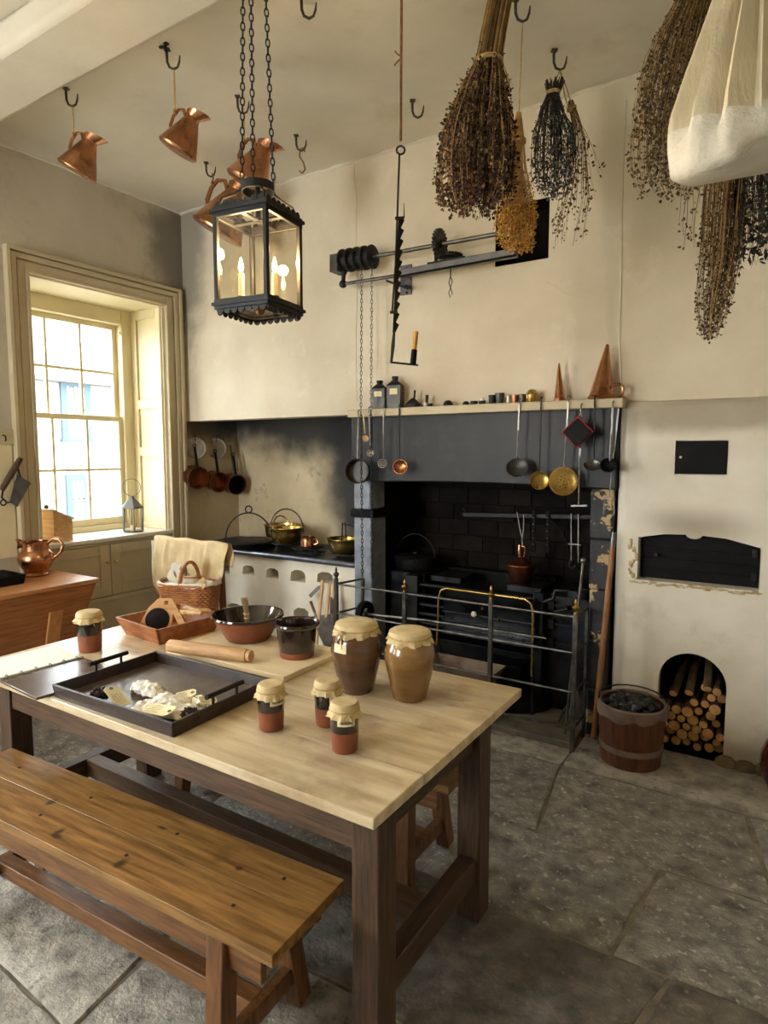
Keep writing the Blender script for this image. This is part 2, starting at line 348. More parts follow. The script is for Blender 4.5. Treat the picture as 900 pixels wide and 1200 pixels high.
bark = mat('log_bark', S(82, 64, 46), S(116, 94, 68), rough=.9, scale=16, stretch=(1, 1, .3), bump=.8, rnd=.2)
cutwood = mat('log_cut_end', S(212, 166, 104), S(184, 132, 76), rough=.75, scale=20, rnd=.15)
rust = mat('rusty_iron', S(108, 90, 78), S(136, 118, 104), rough=.6, metal=.2, scale=10, bump=.3, bscale=40)
red_trim = mat('red_braid', S(140, 36, 36), rough=.8)
black_cloth = mat('black_quilting', S(16, 15, 15), rough=.95)
bucket_w = mat('bucket_staves', S(106, 58, 34), S(72, 40, 25), rough=.5, scale=4, stretch=(9, 9, 1.4), bump=.2, c3=S(44, 26, 18), s3=5, t3=(.58, .72), a3=.7)
zinc = mat('grey_tin', S(118, 118, 116), S(92, 92, 92), rough=.45, metal=.6, scale=8)
canister_m = mat('dark_japanned_tin', S(60, 60, 58), S(82, 81, 78), rough=.45, metal=.3, scale=8)
def emis(name, c, st):
    m = bpy.data.materials.new(name); m.use_nodes = True; b = m.node_tree.nodes['Principled BSDF']
    b.inputs['Base Color'].default_value = c; b.inputs['Emission Color'].default_value = c; b.inputs['Emission Strength'].default_value = st; return m
flame_m = emis('flame', S(255, 200, 110), 40.0)
def thin_glass(name, tint=(1, 1, 1, 1), ior=1.45, extra=0.0):
    m = bpy.data.materials.new(name); m.use_nodes = True; nt = m.node_tree; N = nt.nodes; L = nt.links; N.clear()
    o = N.new('ShaderNodeOutputMaterial'); mx = N.new('ShaderNodeMixShader'); t = N.new('ShaderNodeBsdfTransparent'); g = N.new('ShaderNodeBsdfGlossy')
    t.inputs[0].default_value = tint; g.inputs['Roughness'].default_value = .02; lw = N.new('ShaderNodeLayerWeight'); lw.inputs[0].default_value = .5; pw = N.new('ShaderNodeMath'); pw.operation = 'POWER'; pw.inputs[1].default_value = 5
    f = N.new('ShaderNodeMath'); f.operation = 'MULTIPLY_ADD'; f.inputs[1].default_value = .75; f.inputs[2].default_value = .03; L.new(lw.outputs['Facing'], pw.inputs[0]); L.new(pw.outputs[0], f.inputs[0])
    L.new(f.outputs[0], mx.inputs[0]); L.new(t.outputs[0], mx.inputs[1]); L.new(g.outputs[0], mx.inputs[2]); L.new(mx.outputs[0], o.inputs[0]); return m
glass = thin_glass('window_glass'); dimmed_glass = thin_glass('dimmed_window_glass', (.60, .61, .61, 1)); lampglass = thin_glass('lantern_glass', (.97, .95, .9, 1))  # second glass darkened to hold down the brightness outside
glass_dark = mat('far_window_glass', S(84, 94, 92), S(120, 124, 114), rough=.2, scale=3)
house_wall = mat('white_render', S(168, 166, 160), S(158, 156, 149), rough=.9, scale=2)
slate = mat('grey_slate', S(88, 90, 92), S(112, 112, 112), rough=.7, scale=9, rnd=.12)
blue_paint = mat('blue_grey_paint', S(78, 98, 112), S(68, 88, 102), rough=.6, scale=3)
# ================================================================== the room shell
T = .50                                                     # wall thickness
def wall_with_holes(u0, u1, z0, z1, holes, put):
    """boxes around rectangular holes; put(u0,u1,z0,z1)"""
    cur = u0
    for (a, b, c, d) in sorted(holes):
        put(cur, a, z0, z1); put(a, b, z0, c); put(a, b, d, z1); cur = b
    put(cur, u1, z0, z1)
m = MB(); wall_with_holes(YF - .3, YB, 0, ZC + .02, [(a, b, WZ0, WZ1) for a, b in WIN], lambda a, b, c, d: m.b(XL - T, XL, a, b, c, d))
struct('wall_left', m, plaster_left_shaded, smooth=0)
m = MB(); wall_with_holes(XL - T, XR + .3, 0, ZC + .02, [(a, b, WZ0, WZ1) for a, b in FWIN_ADDED], lambda a, b, c, d: m.b(a, b, YF - .4, YF, c, d))
struct('wall_front', m, plaster, smooth=0)
m = MB(); m.b(XR, XR + .3, YF, 4.6, 0, ZC + .02); struct('wall_right', m, plaster, smooth=0)
m = MB(); m.b(XL - T, XR + .3, YF - .4, 4.6, ZC, ZC + .25); struct('ceiling', m, ceil_m, smooth=0)
# downstand beam near the window side, its face towards the camera
m = MB(); a0 = onz(0, 130, ZC - .005); b0 = onz(110, 0, ZC - .16)
m.b(XL, XR, 1.66, 1.99, ZC - .15, ZC); o = struct('trim_1', m, ceil_m, bevel=.03)

# upper chimney wall above alcove and fireplace
m = MB(); m.b(XL, XR, YB, YB + .16, 1.92, ZC)
o = struct('wall_back', m, plaster, smooth=0)
cut(o, [MB().b(-1.565, -1.235, YB - .1, YB + .3, 2.775, 3.115)])
m = MB(); rows = [[(-1.562, yy, 2.778), (-1.238, yy, 2.778), (-1.238, yy, 3.112), (-1.562, yy, 3.112)] for yy in (YB - .004, YB + .18)]
struct('flue_lining', m.sheet(rows, closed=True), soot_shade, parent=o, smooth=0)
# plaster seams and cracks standing a little proud of the wall
def crack(name, pts, r):
    return struct(name, MB().tube(pts, r, 5), plaster, parent=bpy.data.objects['wall_back'])
crack('plaster_seam', [ony(x, y, YB + .002) for x, y in ((415, 195), (418, 235), (417, 280), (419, 330), (417, 400), (418, 470))], .006)
crack('plaster_seam', [ony(x, y, YB + .002) for x, y in ((734, 118), (731, 170), (729, 240), (728, 330), (726, 400), (729, 462))], .007)
crack('plaster_seam', [ony(x, y, YB + .002) for x, y in ((640, 330), (665, 345), (690, 350))], .004)
crack('plaster_seam', [ony(x, y, YB + .002) for x, y in ((480, 425), (540, 432), (610, 428))], .003)
# rough cornice line where wall meets ceiling
m = MB()
for i in range(60):
    x = XL + (XR - XL) * i / 59; 
m.tube([(XL + (XR - XL) * i / 80, YB - .002, ZC - .004 + random.uniform(-.006, .004)) for i in range(81)], [random.uniform(.008, .017) for i in range(81)], 6)
m.tube([(XL + .002, YF + (YB - YF) * i / 80, ZC - .004 + random.uniform(-.006, .004)) for i in range(81)], [random.uniform(.008, .015) for i in range(81)], 6)
struct('trim_2', m, ceil_m)
# alcove shell: back, left side, flue top
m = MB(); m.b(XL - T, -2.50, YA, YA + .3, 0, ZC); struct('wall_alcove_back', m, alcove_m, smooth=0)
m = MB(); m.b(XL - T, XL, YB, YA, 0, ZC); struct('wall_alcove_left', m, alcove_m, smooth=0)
# inner face of the chimney breast is blackened
m = MB(); m.b(XL, -.8, YB + .16, YB + .17, 1.92, ZC); struct('wall_flue', m, soot_shade, smooth=0)
# fireplace recess
m = MB(); m.b(-2.50, -.80, YA + .02, YA + .3, 0, ZC); m.b(-2.56, -2.44, YB + .10, YA + .02, 0, ZC); m.b(-.93, -.80, YB + .10, YA + .02, 0, ZC)
struct('wall_fireplace', m, soot_shade, smooth=0)
# faint large fire bricks at the back of the recess
fb = bpy.data.objects['wall_fireplace']
bm_ = mesh_of('fire_brick', MB().box((0, 0, 0), (.236, .03, .112)))
firebrick = mat('smoked_fire_brick', S(22, 19, 16), S(36, 31, 26), spec=.1, rough=.9, scale=6, rnd=.3, bump=.4, bscale=14); bm_.materials.append(firebrick)
for r_ in range(9):
    for c_ in range(7):
        x = -2.36 + c_ * .242 + (.12 if r_ % 2 else 0)
        if x > -1.02: continue
        o = link('fire_brick', bm_); o.parent = fb; o.location = (x, YA + .012 + random.uniform(-.003, .003), .86 + r_ * .118)
# jambs
m = MB()
m.b(-2.575, -2.425, YB - .07, YB + .12, 0, 1.20); m.b(-2.575, -2.435, YB - .07, YB + .12, 1.255, 1.46)
o = struct('trim_3', m, jamb_lit, bevel=.012)
m = MB(); m.b(-2.60, -2.40, YB - .085, YB + .12, 1.20, 1.255); struct('jamb_band', m, iron_d, parent=o, bevel=.01)
m = MB()
for i in range(5):
    z0, z1 = i * .29, (i + 1) * .29; m.b(-.935 + random.uniform(-.01, .01), -.815, YB - .05 + random.uniform(-.012, .012), YB + .12, z0, z1)
struct('trim_4', m, jamb_r, bevel=.012)
# lintel: great blackleaded slab
m = MB(); rows = []
n = 24
for i in range(n + 1):
    x = -2.60 + i * (1.80 / n); sag = .018 * math.sin(math.pi * i / n)
    rows.append([(x, YB - .06, 1.915), (x, YB - .06, 1.445 + sag), (x, YB + .12, 1.455 + sag), (x, YB + .12, 1.915)])
m.sheet(rows, closed=True); m.f += [(0, 1, 2, 3), tuple(n * 4 + k for k in range(4))]
struct('trim_5', m, lintel_m, bevel=.008)
m = MB(); m.b(-2.585, -.765, YB - .13, YB, 1.893, 1.945)
shelf = single('mantel_shelf', 'long narrow painted mantel shelf above the black lintel', 'shelf', m, painted, w=True, loc=(-1.675, YB, 1.893), bevel=.006)

# ------------------------------------------------------------------ the oven mass on the right
m = MB(); n = 14; prof = []
for i in range(n + 1):
    z = i * 1.92 / n; prof.append(z)
m.b(-.80, XR, 3.645, 4.4, 0, 1.93)
o = link('wall_oven', mesh_of('wall_oven', m, 0), oven_plaster); o['kind'] = 'structure'
bev(o, .055, 4, 60); bpy.context.view_layer.update()
me = bpy.data.meshes.new_from_object(o.evaluated_get(bpy.context.evaluated_depsgraph_get())); o.modifiers.clear(); o.data = me
arch = [(-.545, -.1), (-.215, -.1), (-.215, .42)] + [(-.38 + .165 * math.cos(R(a)), .42 + .165 * math.sin(R(a))) for a in range(10, 171, 10)] + [(-.545, .42)]
def xz(poly, y0, y1): return MB().prism(poly, -y1, -y0, Matrix.Rotation(R(90), 4, 'X'))
ovp = [(-.675, .955), (-.095, .955), (-.095, 1.175), (-.25, 1.212), (-.40, 1.222), (-.55, 1.215), (-.675, 1.19)]
udp = [(-.508, 1.537), (-.262, 1.537), (-.262, 1.715), (-.508, 1.715)]
cut(o, [xz(arch, 3.5, 4.15), xz(ovp, 3.5, 3.73), xz(udp, 3.5, 3.67)])
m = MB()
for i in range(22):
    x = -.2 + i * .09; m.sphere((x, 3.64, .035 + random.uniform(-.01, .01)), .05, 8, 6, (1.1, .5, random.uniform(.7, 1.1)))
struct('rough_footing', m, rubble, parent=o)
m = MB(); m.b(-.54, -.22, 3.70, 4.14, -.02, .004); struct('niche_floor', m, soot_shade, parent=o)
ins = [(-.38 + (x + .38)*.985, z) for x, z in arch]
m = MB(); rows = [[(x, yy, max(z, .0) - (.002 if z > .4 else 0)) for x, z in ins] for yy in (3.70, 3.85, 4.0, 4.145)]
m.sheet(rows, closed=True); m.f.append(tuple(3*len(ins) + k for k in range(len(ins)))); struct('niche_shade_lining', m, soot_shade, parent=o)  # black shell: dirt and the niche's deep shade put into the colour
# broken plaster edge under the oven mouth
m = MB()
for i in range(40):
    x = -.70 + i * .0155; m.sphere((x, 3.642, .945 + random.uniform(-.012, .006)), random.uniform(.004, .012), 6, 4, (1.8, .5, .7))
for i in range(14):
    m.sphere((-.69 + random.uniform(-.03, .01), 3.642, .96 + i * .016), random.uniform(.005, .013), 6, 4, (1, .5, 1.5))
struct('broken_plaster', m, mat('bare_plaster', S(206, 186, 146), S(150, 128, 92), rough=.9, scale=20, bump=.6, bscale=40), parent=o)
m = MB(); m.sphere((-.40, 3.646, 1.222), .036, 18, 10, (1.1, .10, .65)); struct('keystone_patch', m, oven_plaster, parent=o)

# ------------------------------------------------------------------ the stewing hob in the alcove
m = MB(); m.b(XL, -2.575, YB - .02, YA, 0, .825)
o = link('wall_hob', mesh_of('wall_hob', m, 0), hob_wash); o['kind'] = 'structure'
def arch_hole(px, py, wpx, hpx):
    c = ony(px, py, YB - .02); k = mpp(c); w2 = wpx * k / 2 * 1.12; h = hpx * k
    return [(c.x - w2, c.z - h/2), (c.x + w2, c.z - h/2), (c.x + w2 * .92, c.z + h * .28), (c.x + w2 * .45, c.z + h/2), (c.x - w2 * .4, c.z + h/2), (c.x - w2 * .9, c.z + h * .25)]
cuts = []
for (px, py, w_, h_) in ((262, 666, 18, 11), (291, 668, 17, 11), (319, 672, 18, 12), (349, 675, 21, 14), (381, 677, 22, 13), (275, 716, 24, 18), (353, 721, 22, 17), (233, 700, 18, 14)):
    cuts.append(xz(arch_hole(px, py, w_, h_), YB - .2, YB + .16))
cut(o, cuts)
m = MB(); m.b(XL + .001, -2.575, YB - .045, YA, .825, .865)
hob = single('hob_plate', 'long black iron hob plate on the white stove with steel nosing', 'hob', m, iron_g, w=True, loc=(-3.4, YB, .825), bevel=.012)
part('nosing', MB().tube([(XL + .002, YB - .045, .846), (-2.575, YB - .045, .846)], .021, 14), mat('polished_nosing', S(120, 124, 136), S(96, 99, 110), rough=.3, metal=.7, scale=10), hob, w=True)

# ------------------------------------------------------------------ flagstone floor
m = MB(); m.b(XL - T, XR + .3, YF - .4, 4.6, -.25, -.009); floor = struct('floor', m, mortar, smooth=0)
rows_y = [YF, -1.95, -1.25, -.62, -.05, .45, .93, 1.44, 2.06, 2.60, 3.22]
rj = random.Random(5)
def wob(k, x): return rows_y[k] + (.02 * math.sin(x * 1.3 + k * 2.1) + .010 * math.sin(x * 5.3 + k) if 0 < k < len(rows_y) - 1 else 0)
def flagstone(poly, mt, z=0.0, th=.05, parent=floor):
    n = len(poly); cx = sum(p[0] for p in poly)/n; cy = sum(p[1] for p in poly)/n; mb = MB()
    vs = []; tx, ty = rj.uniform(-.004, .004), rj.uniform(-.004, .004); dz = rj.uniform(-.004, .003)
    zz = lambda x, y: z + dz + tx * (x - cx) + ty * (y - cy)
    for (d, h) in ((0, -th), (0, -.008), (.006, -.002), (.02, 0)):
        for (x, y) in poly:
            l = math.hypot(x - cx, y - cy); f = (l - d) / l
            vs.append((x*f + cx*(1-f) - cx, y*f + cy*(1-f) - cy, zz(x, y) + h + (rj.uniform(-.002, .001) if h == 0 else 0)))
    fs = []
    for r_ in range(3):
        for i in range(n): j = (i + 1) % n; fs.append((r_*n+i, r_*n+j, (r_+1)*n+j, (r_+1)*n+i))
    vs.append((0, 0, z + dz)); c = len(vs) - 1
    for i in range(n): fs.append((3*n+i, 3*n+(i+1) % n, c))
    mb.add(vs, fs); o = link('flagstone', mesh_of('flagstone', mb, 30), mt); o.parent = parent; o.location = (cx, cy, 0); return o
forced = {8: [-2.3, -1.45, -.385, .55], 9: [-2.6, -1.75, -.90, -.02, .8], 7: [-3.1, -2.2, -1.35, -.30, .62], 6: [-3.4, -2.55, -1.70, -.75, .2, 1.0]}
for k in range(len(rows_y) - 1):
    if k in forced: xs = forced[k]
    else:
        xs = []; x = XL + rj.uniform(.4, .9)
        while x < XR - .3: xs.append(x); x += rj.uniform(.65, 1.15)
    xs = [XL] + [x for x in xs if XL < x < XR] + [XR]
    lean = [0] + [rj.uniform(-.07, .07) for _ in xs[1:-1]] + [0]; g = .005
    for a, b, la, lb in zip(xs, xs[1:], lean, lean[1:]):
        poly = []
        N_ = 5
        for i in range(N_ + 1): x = a + la + g + (b + lb - a - la - 2*g) * i / N_; poly.append((x + rj.uniform(-.004, .004), wob(k, x) + g + rj.uniform(-.005, .004)))
        for i in range(1, 4): t = i / 4; poly.append((b - g + lb * (1 - 2*t) + rj.uniform(-.01, .006), wob(k, b) + (wob(k+1, b) - wob(k, b)) * t))
        for i in range(N_ + 1): x = b - lb - g + (a - la - b + lb + 2*g) * i / N_; poly.append((x + rj.uniform(-.004, .004), wob(k+1, x) - g + rj.uniform(-.004, .005)))
        for i in range(1, 4): t = i / 4; poly.append((a + g - la * (1 - 2*t) + rj.uniform(-.006, .01), wob(k+1, a) + (wob(k, a) - wob(k+1, a)) * t))
        cx = (a + b) / 2
        mt = flag_m
        if k == 7 and cx > -1.4: mt = flag_d  # one row has darker flags towards the right
        elif k in (0, 1, 2, 3, 4, 5, 6) and cx < -.9: mt = flag_m2
        flagstone(poly, mt)
# the row along the hearth and the oven, a little higher
def quadpoly(x0, x1, y0, y1, n=5):
    p = []
    for i in range(n + 1): p.append((x0 + (x1-x0)*i/n, y0 + rj.uniform(-.012, .008)))
    for i in range(1, 4): p.append((x1 + rj.uniform(-.008, .006), y0 + (y1-y0)*i/4))
    for i in range(n + 1): p.append((x1 + (x0-x1)*i/n, y1))
    for i in range(1, 4): p.append((x0 + rj.uniform(-.006, .008), y1 + (y0-y1)*i/4))
    return p
for (a, b, c, d, mt, z) in ((-.93, .25, 3.235, 3.68, flag_m2, .012), (.265, XR, 3.235, 3.68, flag_m, .01), (-1.72, -.945, 3.235, 3.43, flag_m2, .0), (-2.58, -1.735, 3.235, 3.43, flag_m, .0), (-3.5, -2.6, 3.235, 3.68, flag_m, 0), (XL, -3.515, 3.235, 3.68, flag_m, 0)):
    flagstone(quadpoly(a, b, c, d), mt, z)
for (a, b) in ((-2.56, -1.75), (-1.735, -.945)):
    flagstone(quadpoly(a, b, 3.445, 4.3), hearth_m, .028, .08)

# ------------------------------------------------------------------ windows in the left wall
def build_window(y0, y1, name, label=None):
    W_ = bpy.data.objects.new(name, None); COL.objects.link(W_); W_.location = (XL, y0, 0); W_['kind'] = 'structure'
    w = y1 - y0; SX = -.40                                   # sash plane, local x
    def pt(nm, mb, mt, par=None, **k): 
        o = link(nm, mesh_of(nm, mb), mt); o.parent = par or W_
        if k.get('bevel'): bev(o, k['bevel'])
        return o
    # moulded casing, stepped in three
    m = MB()
    for (o0, o1, d) in ((0, .020, .034), (.020, .072, .022), (.072, .082, .008), (.082, .116, .036), (.116, .124, .016), (.124, .150, .052)):
        m.b(0, d, -o1, -o0, 0, WZ1 + o1); m.b(0, d, w + o0, w + o1, 0, WZ1 + o1); m.b(0, d, -o0, w + o0, WZ1 + o0, WZ1 + o1)
    pt('casing', m, painted, bevel=.003)
    # soffit and reveal linings
    m = MB(); m.b(SX - .08, 0, 0, w, WZ1 - .012, WZ1); pt('soffit', m, painted_l)
    for s in (0, 1):
        ya = 0 if s == 0 else w; sg = 1 if s == 0 else -1
        m = MB(); m.b(SX - .06, -.006, ya, ya + sg * .018, WZ0, WZ1 - .012); sh = pt('shutter', m, painted_l)
        m = MB()
        d0 = ya + sg * .018; d1 = ya + sg * .034
        zs = [WZ0 + .0, WZ0 + .62, WZ0 + .70, WZ0 + .98, WZ0 + 1.06, WZ1 - .012]
        m.b(SX - .02, SX + .07, d0, d1, WZ0 + .006, WZ1 - .012); m.b(-.085, -.02, d0, d1, WZ0 + .006, WZ1 - .012)
        for (za, zb) in ((WZ0 + .006, WZ0 + .06), (WZ0 + .62, WZ0 + .70), (WZ0 + 1.02, WZ0 + 1.10), (WZ1 - .09, WZ1 - .012)): m.b(SX + .07, -.085, d0, d1, za, zb)
        pt('shutter_frame', m, painted_l, sh, bevel=.004)
    m = MB(); m.b(SX - .12, .035, .0, w, WZ0 - .024, WZ0 + .006); pt('sill', m, sill_m, bevel=.006)
    # box frame
    m = MB(); m.b(SX - .12, SX, .0, .05, WZ0, WZ1 - .012); m.b(SX - .12, SX, w - .12, w, WZ0, WZ1 - .012); m.b(SX - .12, SX, .05, w - .12, WZ1 - .13, WZ1 - .012); m.b(SX - .12, SX, .05, w - .12, WZ0 + .006, WZ0 + .05)
    pt('box_frame', m, painted_l, bevel=.005)
    # two sashes, six panes each
    mid = 1.93; ya, yb = .05, w - .12
    for k, (za, zb, x) in enumerate(((WZ0 + .05, mid + .025, SX - .03), (mid - .015, WZ1 - .13, SX - .075))):
        s_ = pt('sash', MB().b(x - .035, x, ya, ya + .04, za, zb).b(x - .035, x, yb - .04, yb, za, zb).b(x - .035, x, ya + .04, yb - .04, zb - .04, zb).b(x - .035, x, ya + .04, yb - .04, za, za + (.06 if k == 0 else .04)), painted_l, bevel=.004)
        m = MB(); pa, pb = ya + .04, yb - .04; qa, qb = za + (.06 if k == 0 else .04), zb - .04
        bw = .018
        for i in (1, 2): y = pa + (pb - pa) * i / 3; m.b(x - .03, x, y - bw/2, y + bw/2, qa, qb)
        z = (qa + qb) / 2; m.b(x - .027, x - .003, pa, pb, z - bw/2, z + bw/2)
        pt('glazing_bars', m, painted_l, s_)
        for i in range(3):
            for j in range(2):
                c0 = pa + (pb - pa) * i / 3; c1 = pa + (pb - pa) * (i + 1) / 3; d0 = qa + (qb - qa) * j / 2; d1 = qa + (qb - qa) * (j + 1) / 2
                pt('pane', MB().b(x - .017, x - .014, c0, c1, d0, d1), dimmed_glass if name == 'window_1' else glass, s_)
    m = MB(); m.tube([(SX - .02, w - .13, WZ1 - .2), (SX + .0, w - .13, WZ1 - .2)], .012, 10); pt('sash_pulley', m, sill_m)
    return W_
win1 = build_window(*WIN[0], 'window_1')
for nm, (ya, yb) in zip(('window_2', 'added_window_4'), WIN[1:]):  # first inferred from the light, second added unseen to bring in more
    build_window(ya, yb, nm)
# added window behind the camera, brings in light: frame, bars and panes
for nm, (fa, fb_) in zip(('added_window_3', 'added_window_5'), FWIN_ADDED):
    W3 = bpy.data.objects.new(nm, None); COL.objects.link(W3); W3.location = (fa, YF - .2, 0); W3['kind'] = 'structure'
    w3 = fb_ - fa; m = MB()
    for i in range(5): x = w3 * i / 4; m.b(x - .015, x + .015, -.03, .03, WZ0, WZ1)
    for i in range(5): z = WZ0 + (WZ1 - WZ0) * i / 4; m.b(0, w3, -.025, .025, z - .015, z + .015)
    struct('sash', m, painted_l, parent=W3)
    for i in range(4):
        for j in range(4):
            struct('pane', MB().b(w3*i/4, w3*(i+1)/4, -.002, .002, WZ0 + (WZ1-WZ0)*j/4, WZ0 + (WZ1-WZ0)*(j+1)/4), glass, parent=W3)
# cupboard under window_1
y0, y1 = WIN[0]
cup = thing('window_cupboard', 'pale painted two-door cupboard built in under the window', 'cupboard', (XL, (y0 + y1) / 2, .5))
part('face_frame', MB().b(XL, XL + .016, y0, y1, .955, .972).b(XL, XL + .016, y0, y0 + .03, .55, .955).b(XL, XL + .016, y1 - .03, y1, .55, .955), painted, cup, w=True)
part('plinth_rail', MB().b(XL, XL + .030, y0, y1, .515, .55).b(XL, XL + .018, y0, y1, .0, .515), painted, cup, w=True, bevel=.004)
ym = onx(128, 660, XL).y
for (a, b, kn) in ((y0 + .03, ym - .003, ym - .035), (ym + .003, y1 - .03, ym + .035)):
    d = part('door', MB().b(XL + .004, XL + .022, a, a + .085, .555, .95).b(XL + .004, XL + .022, b - .085, b, .555, .95).b(XL + .004, XL + .022, a + .085, b - .085, .555, .63).b(XL + .004, XL + .022, a + .085, b - .085, .875, .95), painted, cup, w=True, bevel=.003)
    part('door_panel', MB().b(XL + .002, XL + .010, a + .08, b - .08, .625, .88), painted, d, w=True)
    kz = onx(125, 658, XL).z
    part('knob', MB().lathe([(0, .035), (.010, .033), (.014, .026), (.011, .018), (.005, .012), (.007, 0)], 12, Matrix.Translation((XL + .022, kn, kz)) @ Matrix.Rotation(R(90), 4, 'Y')), brass, d, w=True, label='small round brass knob')
# ------------------------------------------------------------------ the house across the yard
HX = -12.0
hs = thing('house', 'white rendered house with slate roof and blue-grey windows seen through the window', 'building', (HX - 3, 7, -1.5))
part('wall', MB().b(HX - 6, HX, 2.0, 8.25, -1.5, 3.15), house_wall, hs, w=True)
part('side_wing', MB().b(HX - 6, HX - 1.2, 8.25, 16, -1.5, 2.7), house_wall, hs, w=True)
rf = part('roof', MB().add([(HX + .3, 1.8, 3.10), (HX + .3, 8.45, 3.10), (HX - 3, 8.45, 5.0), (HX - 3, 1.8, 5.0), (HX - 6.3, 8.45, 3.1), (HX - 6.3, 1.8, 3.1)], [(0, 1, 2, 3), (3, 2, 4, 5), (1, 4, 2), (0, 3, 5)]), slate, hs, w=True, smooth=0)
part('gutter', MB().b(HX + .0, HX + .36, 1.8, 8.45, 3.0, 3.09), slate, hs, w=True)
for (px0, py0, px1, py1) in ((69, 444, 107, 515), (76, 556, 106, 612)):
    A = onx(px0, py0, HX); B = onx(px1, py1, HX); a, b, zt, zb = A.y, B.y, A.z, B.z
    wn = part('window', MB().b(HX, HX + .05, a, a + .13, zb, zt).b(HX, HX + .05, b - .13, b, zb, zt).b(HX, HX + .05, a + .13, b - .13, zt - .13, zt).b(HX, HX + .08, a - .03, b + .03, zb - .06, zb), blue_paint, hs, w=True)
    part('sash', MB().b(HX, HX + .03, a + .13, b - .13, (zt+zb)/2 - .02, (zt+zb)/2 + .02).b(HX, HX + .03, (a+b)/2 - .02, (a+b)/2 + .02, zb, zt - .13).b(HX, HX + .03, a + .13, a + .17, zb, zt - .13).b(HX, HX + .03, b - .17, b - .13, zb, zt - .13), sill_m, wn, w=True)
    part('pane', MB().b(HX + .002, HX + .01, a + .1, b - .1, zb, zt - .1), glass_dark, wn, w=True)
m = MB(); m.b(-40, XL - T, -30, 40, -1.6, -1.5); struct('ground_outside', m, mat('yard_gravel', S(190, 184, 170), S(160, 154, 140), rough=.95, scale=6))
# ================================================================== table
TX0, TX1, TY0, TY1, TZ = -2.86, -.806, 1.215, 2.225, .765
tb = thing('kitchen_table', 'long scrubbed-top kitchen table on square dark oak legs', 'table', ((TX0+TX1)/2, (TY0+TY1)/2, 0))
nb = 4
for i in range(nb):
    a = TY0 + (TY1 - TY0) * i / nb; b = TY0 + (TY1 - TY0) * (i + 1) / nb
    m = MB().b(TX0, TX1, a + (.0006 if i else 0), b - (.0006 if i < nb - 1 else 0), TZ - .032, TZ)
    part('top_board', m, scrub, tb, w=True, bevel=.0035 if i in (0, nb - 1) else .0012)
for (x0, x1) in ((TX0 + .12, TX0 + .21), (-.925, -.838)):
    for (y0, y1) in ((1.285, 1.375), (1.925, 2.015)):
        part('leg', MB().b(x0, x1, y0, y1, 0, TZ - .032), oak_d, tb, w=True, bevel=.005)
L0, L1 = TX0 + .21, -.925
part('front_apron', MB().b(L0, L1, 1.295, 1.325, .60, TZ - .032), oak_dx, tb, w=True, bevel=.003)
part('back_apron', MB().b(L0, L1, 1.975, 2.005, .60, TZ - .032), oak_dx, tb, w=True, bevel=.003)
for x in (TX0 + .15, -.882): part('end_apron', MB().b(x - .015, x + .015, 1.375, 1.925, .625, TZ - .032), oak_dy, tb, w=True, bevel=.003)
for x in (TX0 + .165, -.882): part('end_stretcher', MB().b(x - .03, x + .03, 1.375, 1.925, .15, .24), oak_dy, tb, w=True, bevel=.004)
part('long_stretcher', MB().b(TX0 + .195, -.912, 1.615, 1.68, .16, .24), oak_dx, tb, w=True, bevel=.004)

# ------------------------------------------------------------------ benches
def make_bench(name, label, L, Wd, Hs, boards=2):
    t = thing(name, label, 'bench', group='oak benches at the table')
    for i in range(boards):
        a = -Wd/2 + Wd * i / boards; b = a + Wd / boards
        sb = part('seat_board', MB().b(-L/2, L/2, a + (.0003 if i else 0), b - (.0003 if i < boards-1 else 0), Hs - .032, Hs), bench_w, t, bevel=.0015)
    pm = mat('dark_peg', S(40, 24, 14), rough=.7)
    for k in range(4):
        for s in (-1, 1):
            x = -L/2 + .17 + (L - .34) * k / 3 + (.02 if s > 0 else -.03)
            part('peg', MB().box((x, s * Wd * .24, Hs - .002), (.010, .010, .007)), pm, t)
    part('side_rail', MB().b(-L/2 + .06, L/2 - .06, -Wd/2 + .028, -Wd/2 + .05, Hs - .125, Hs - .032), oak_bx, t, bevel=.003)
    part('side_rail', MB().b(-L/2 + .06, L/2 - .06, Wd/2 - .05, Wd/2 - .028, Hs - .125, Hs - .032), oak_bx, t, bevel=.003)
    for sx in (-1, 1):
        x = sx * (L/2 - .205)
        for sy in (-1, 1):
            part('leg', MB().bar((x, sy * (Wd/2 - .045), Hs - .032), (x + sx * .03, sy * (Wd/2 + .01), 0), .058, .058, up=(1, 0, 0)), oak_b, t, bevel=.004)
        part('end_stretcher', MB().bar((x + sx * .024, -Wd/2, .105), (x + sx * .024, Wd/2, .105), .034, .055), oak_b, t, bevel=.003)
    part('long_stretcher', MB().bar((-L/2 + .19, 0, .106), (L/2 - .19, 0, .106), .055, .055), oak_bx, t, bevel=.004)
    return t
oak_b = mat('bench_leg_oak', S(84, 54, 28), S(124, 84, 46), rough=.42, scale=4, stretch=(18, 18, 1.6), detail=8, bump=.15)
oak_bx = mat('bench_rail_oak', S(92, 60, 32), S(134, 92, 52), rough=.4, scale=4, stretch=(1.6, 18, 18), detail=8, bump=.15)
b1 = make_bench('oak_bench', 'waxed oak bench with pegged seat along the near side of the table', 1.62, .315, .45)
b1.location = (-1.80, 1.155, 0); b1.rotation_euler = (0, 0, R(3.0))
bi_ = Matrix.LocRotScale(b1.location, b1.rotation_euler.to_quaternion(), (1, 1, 1)).inverted()
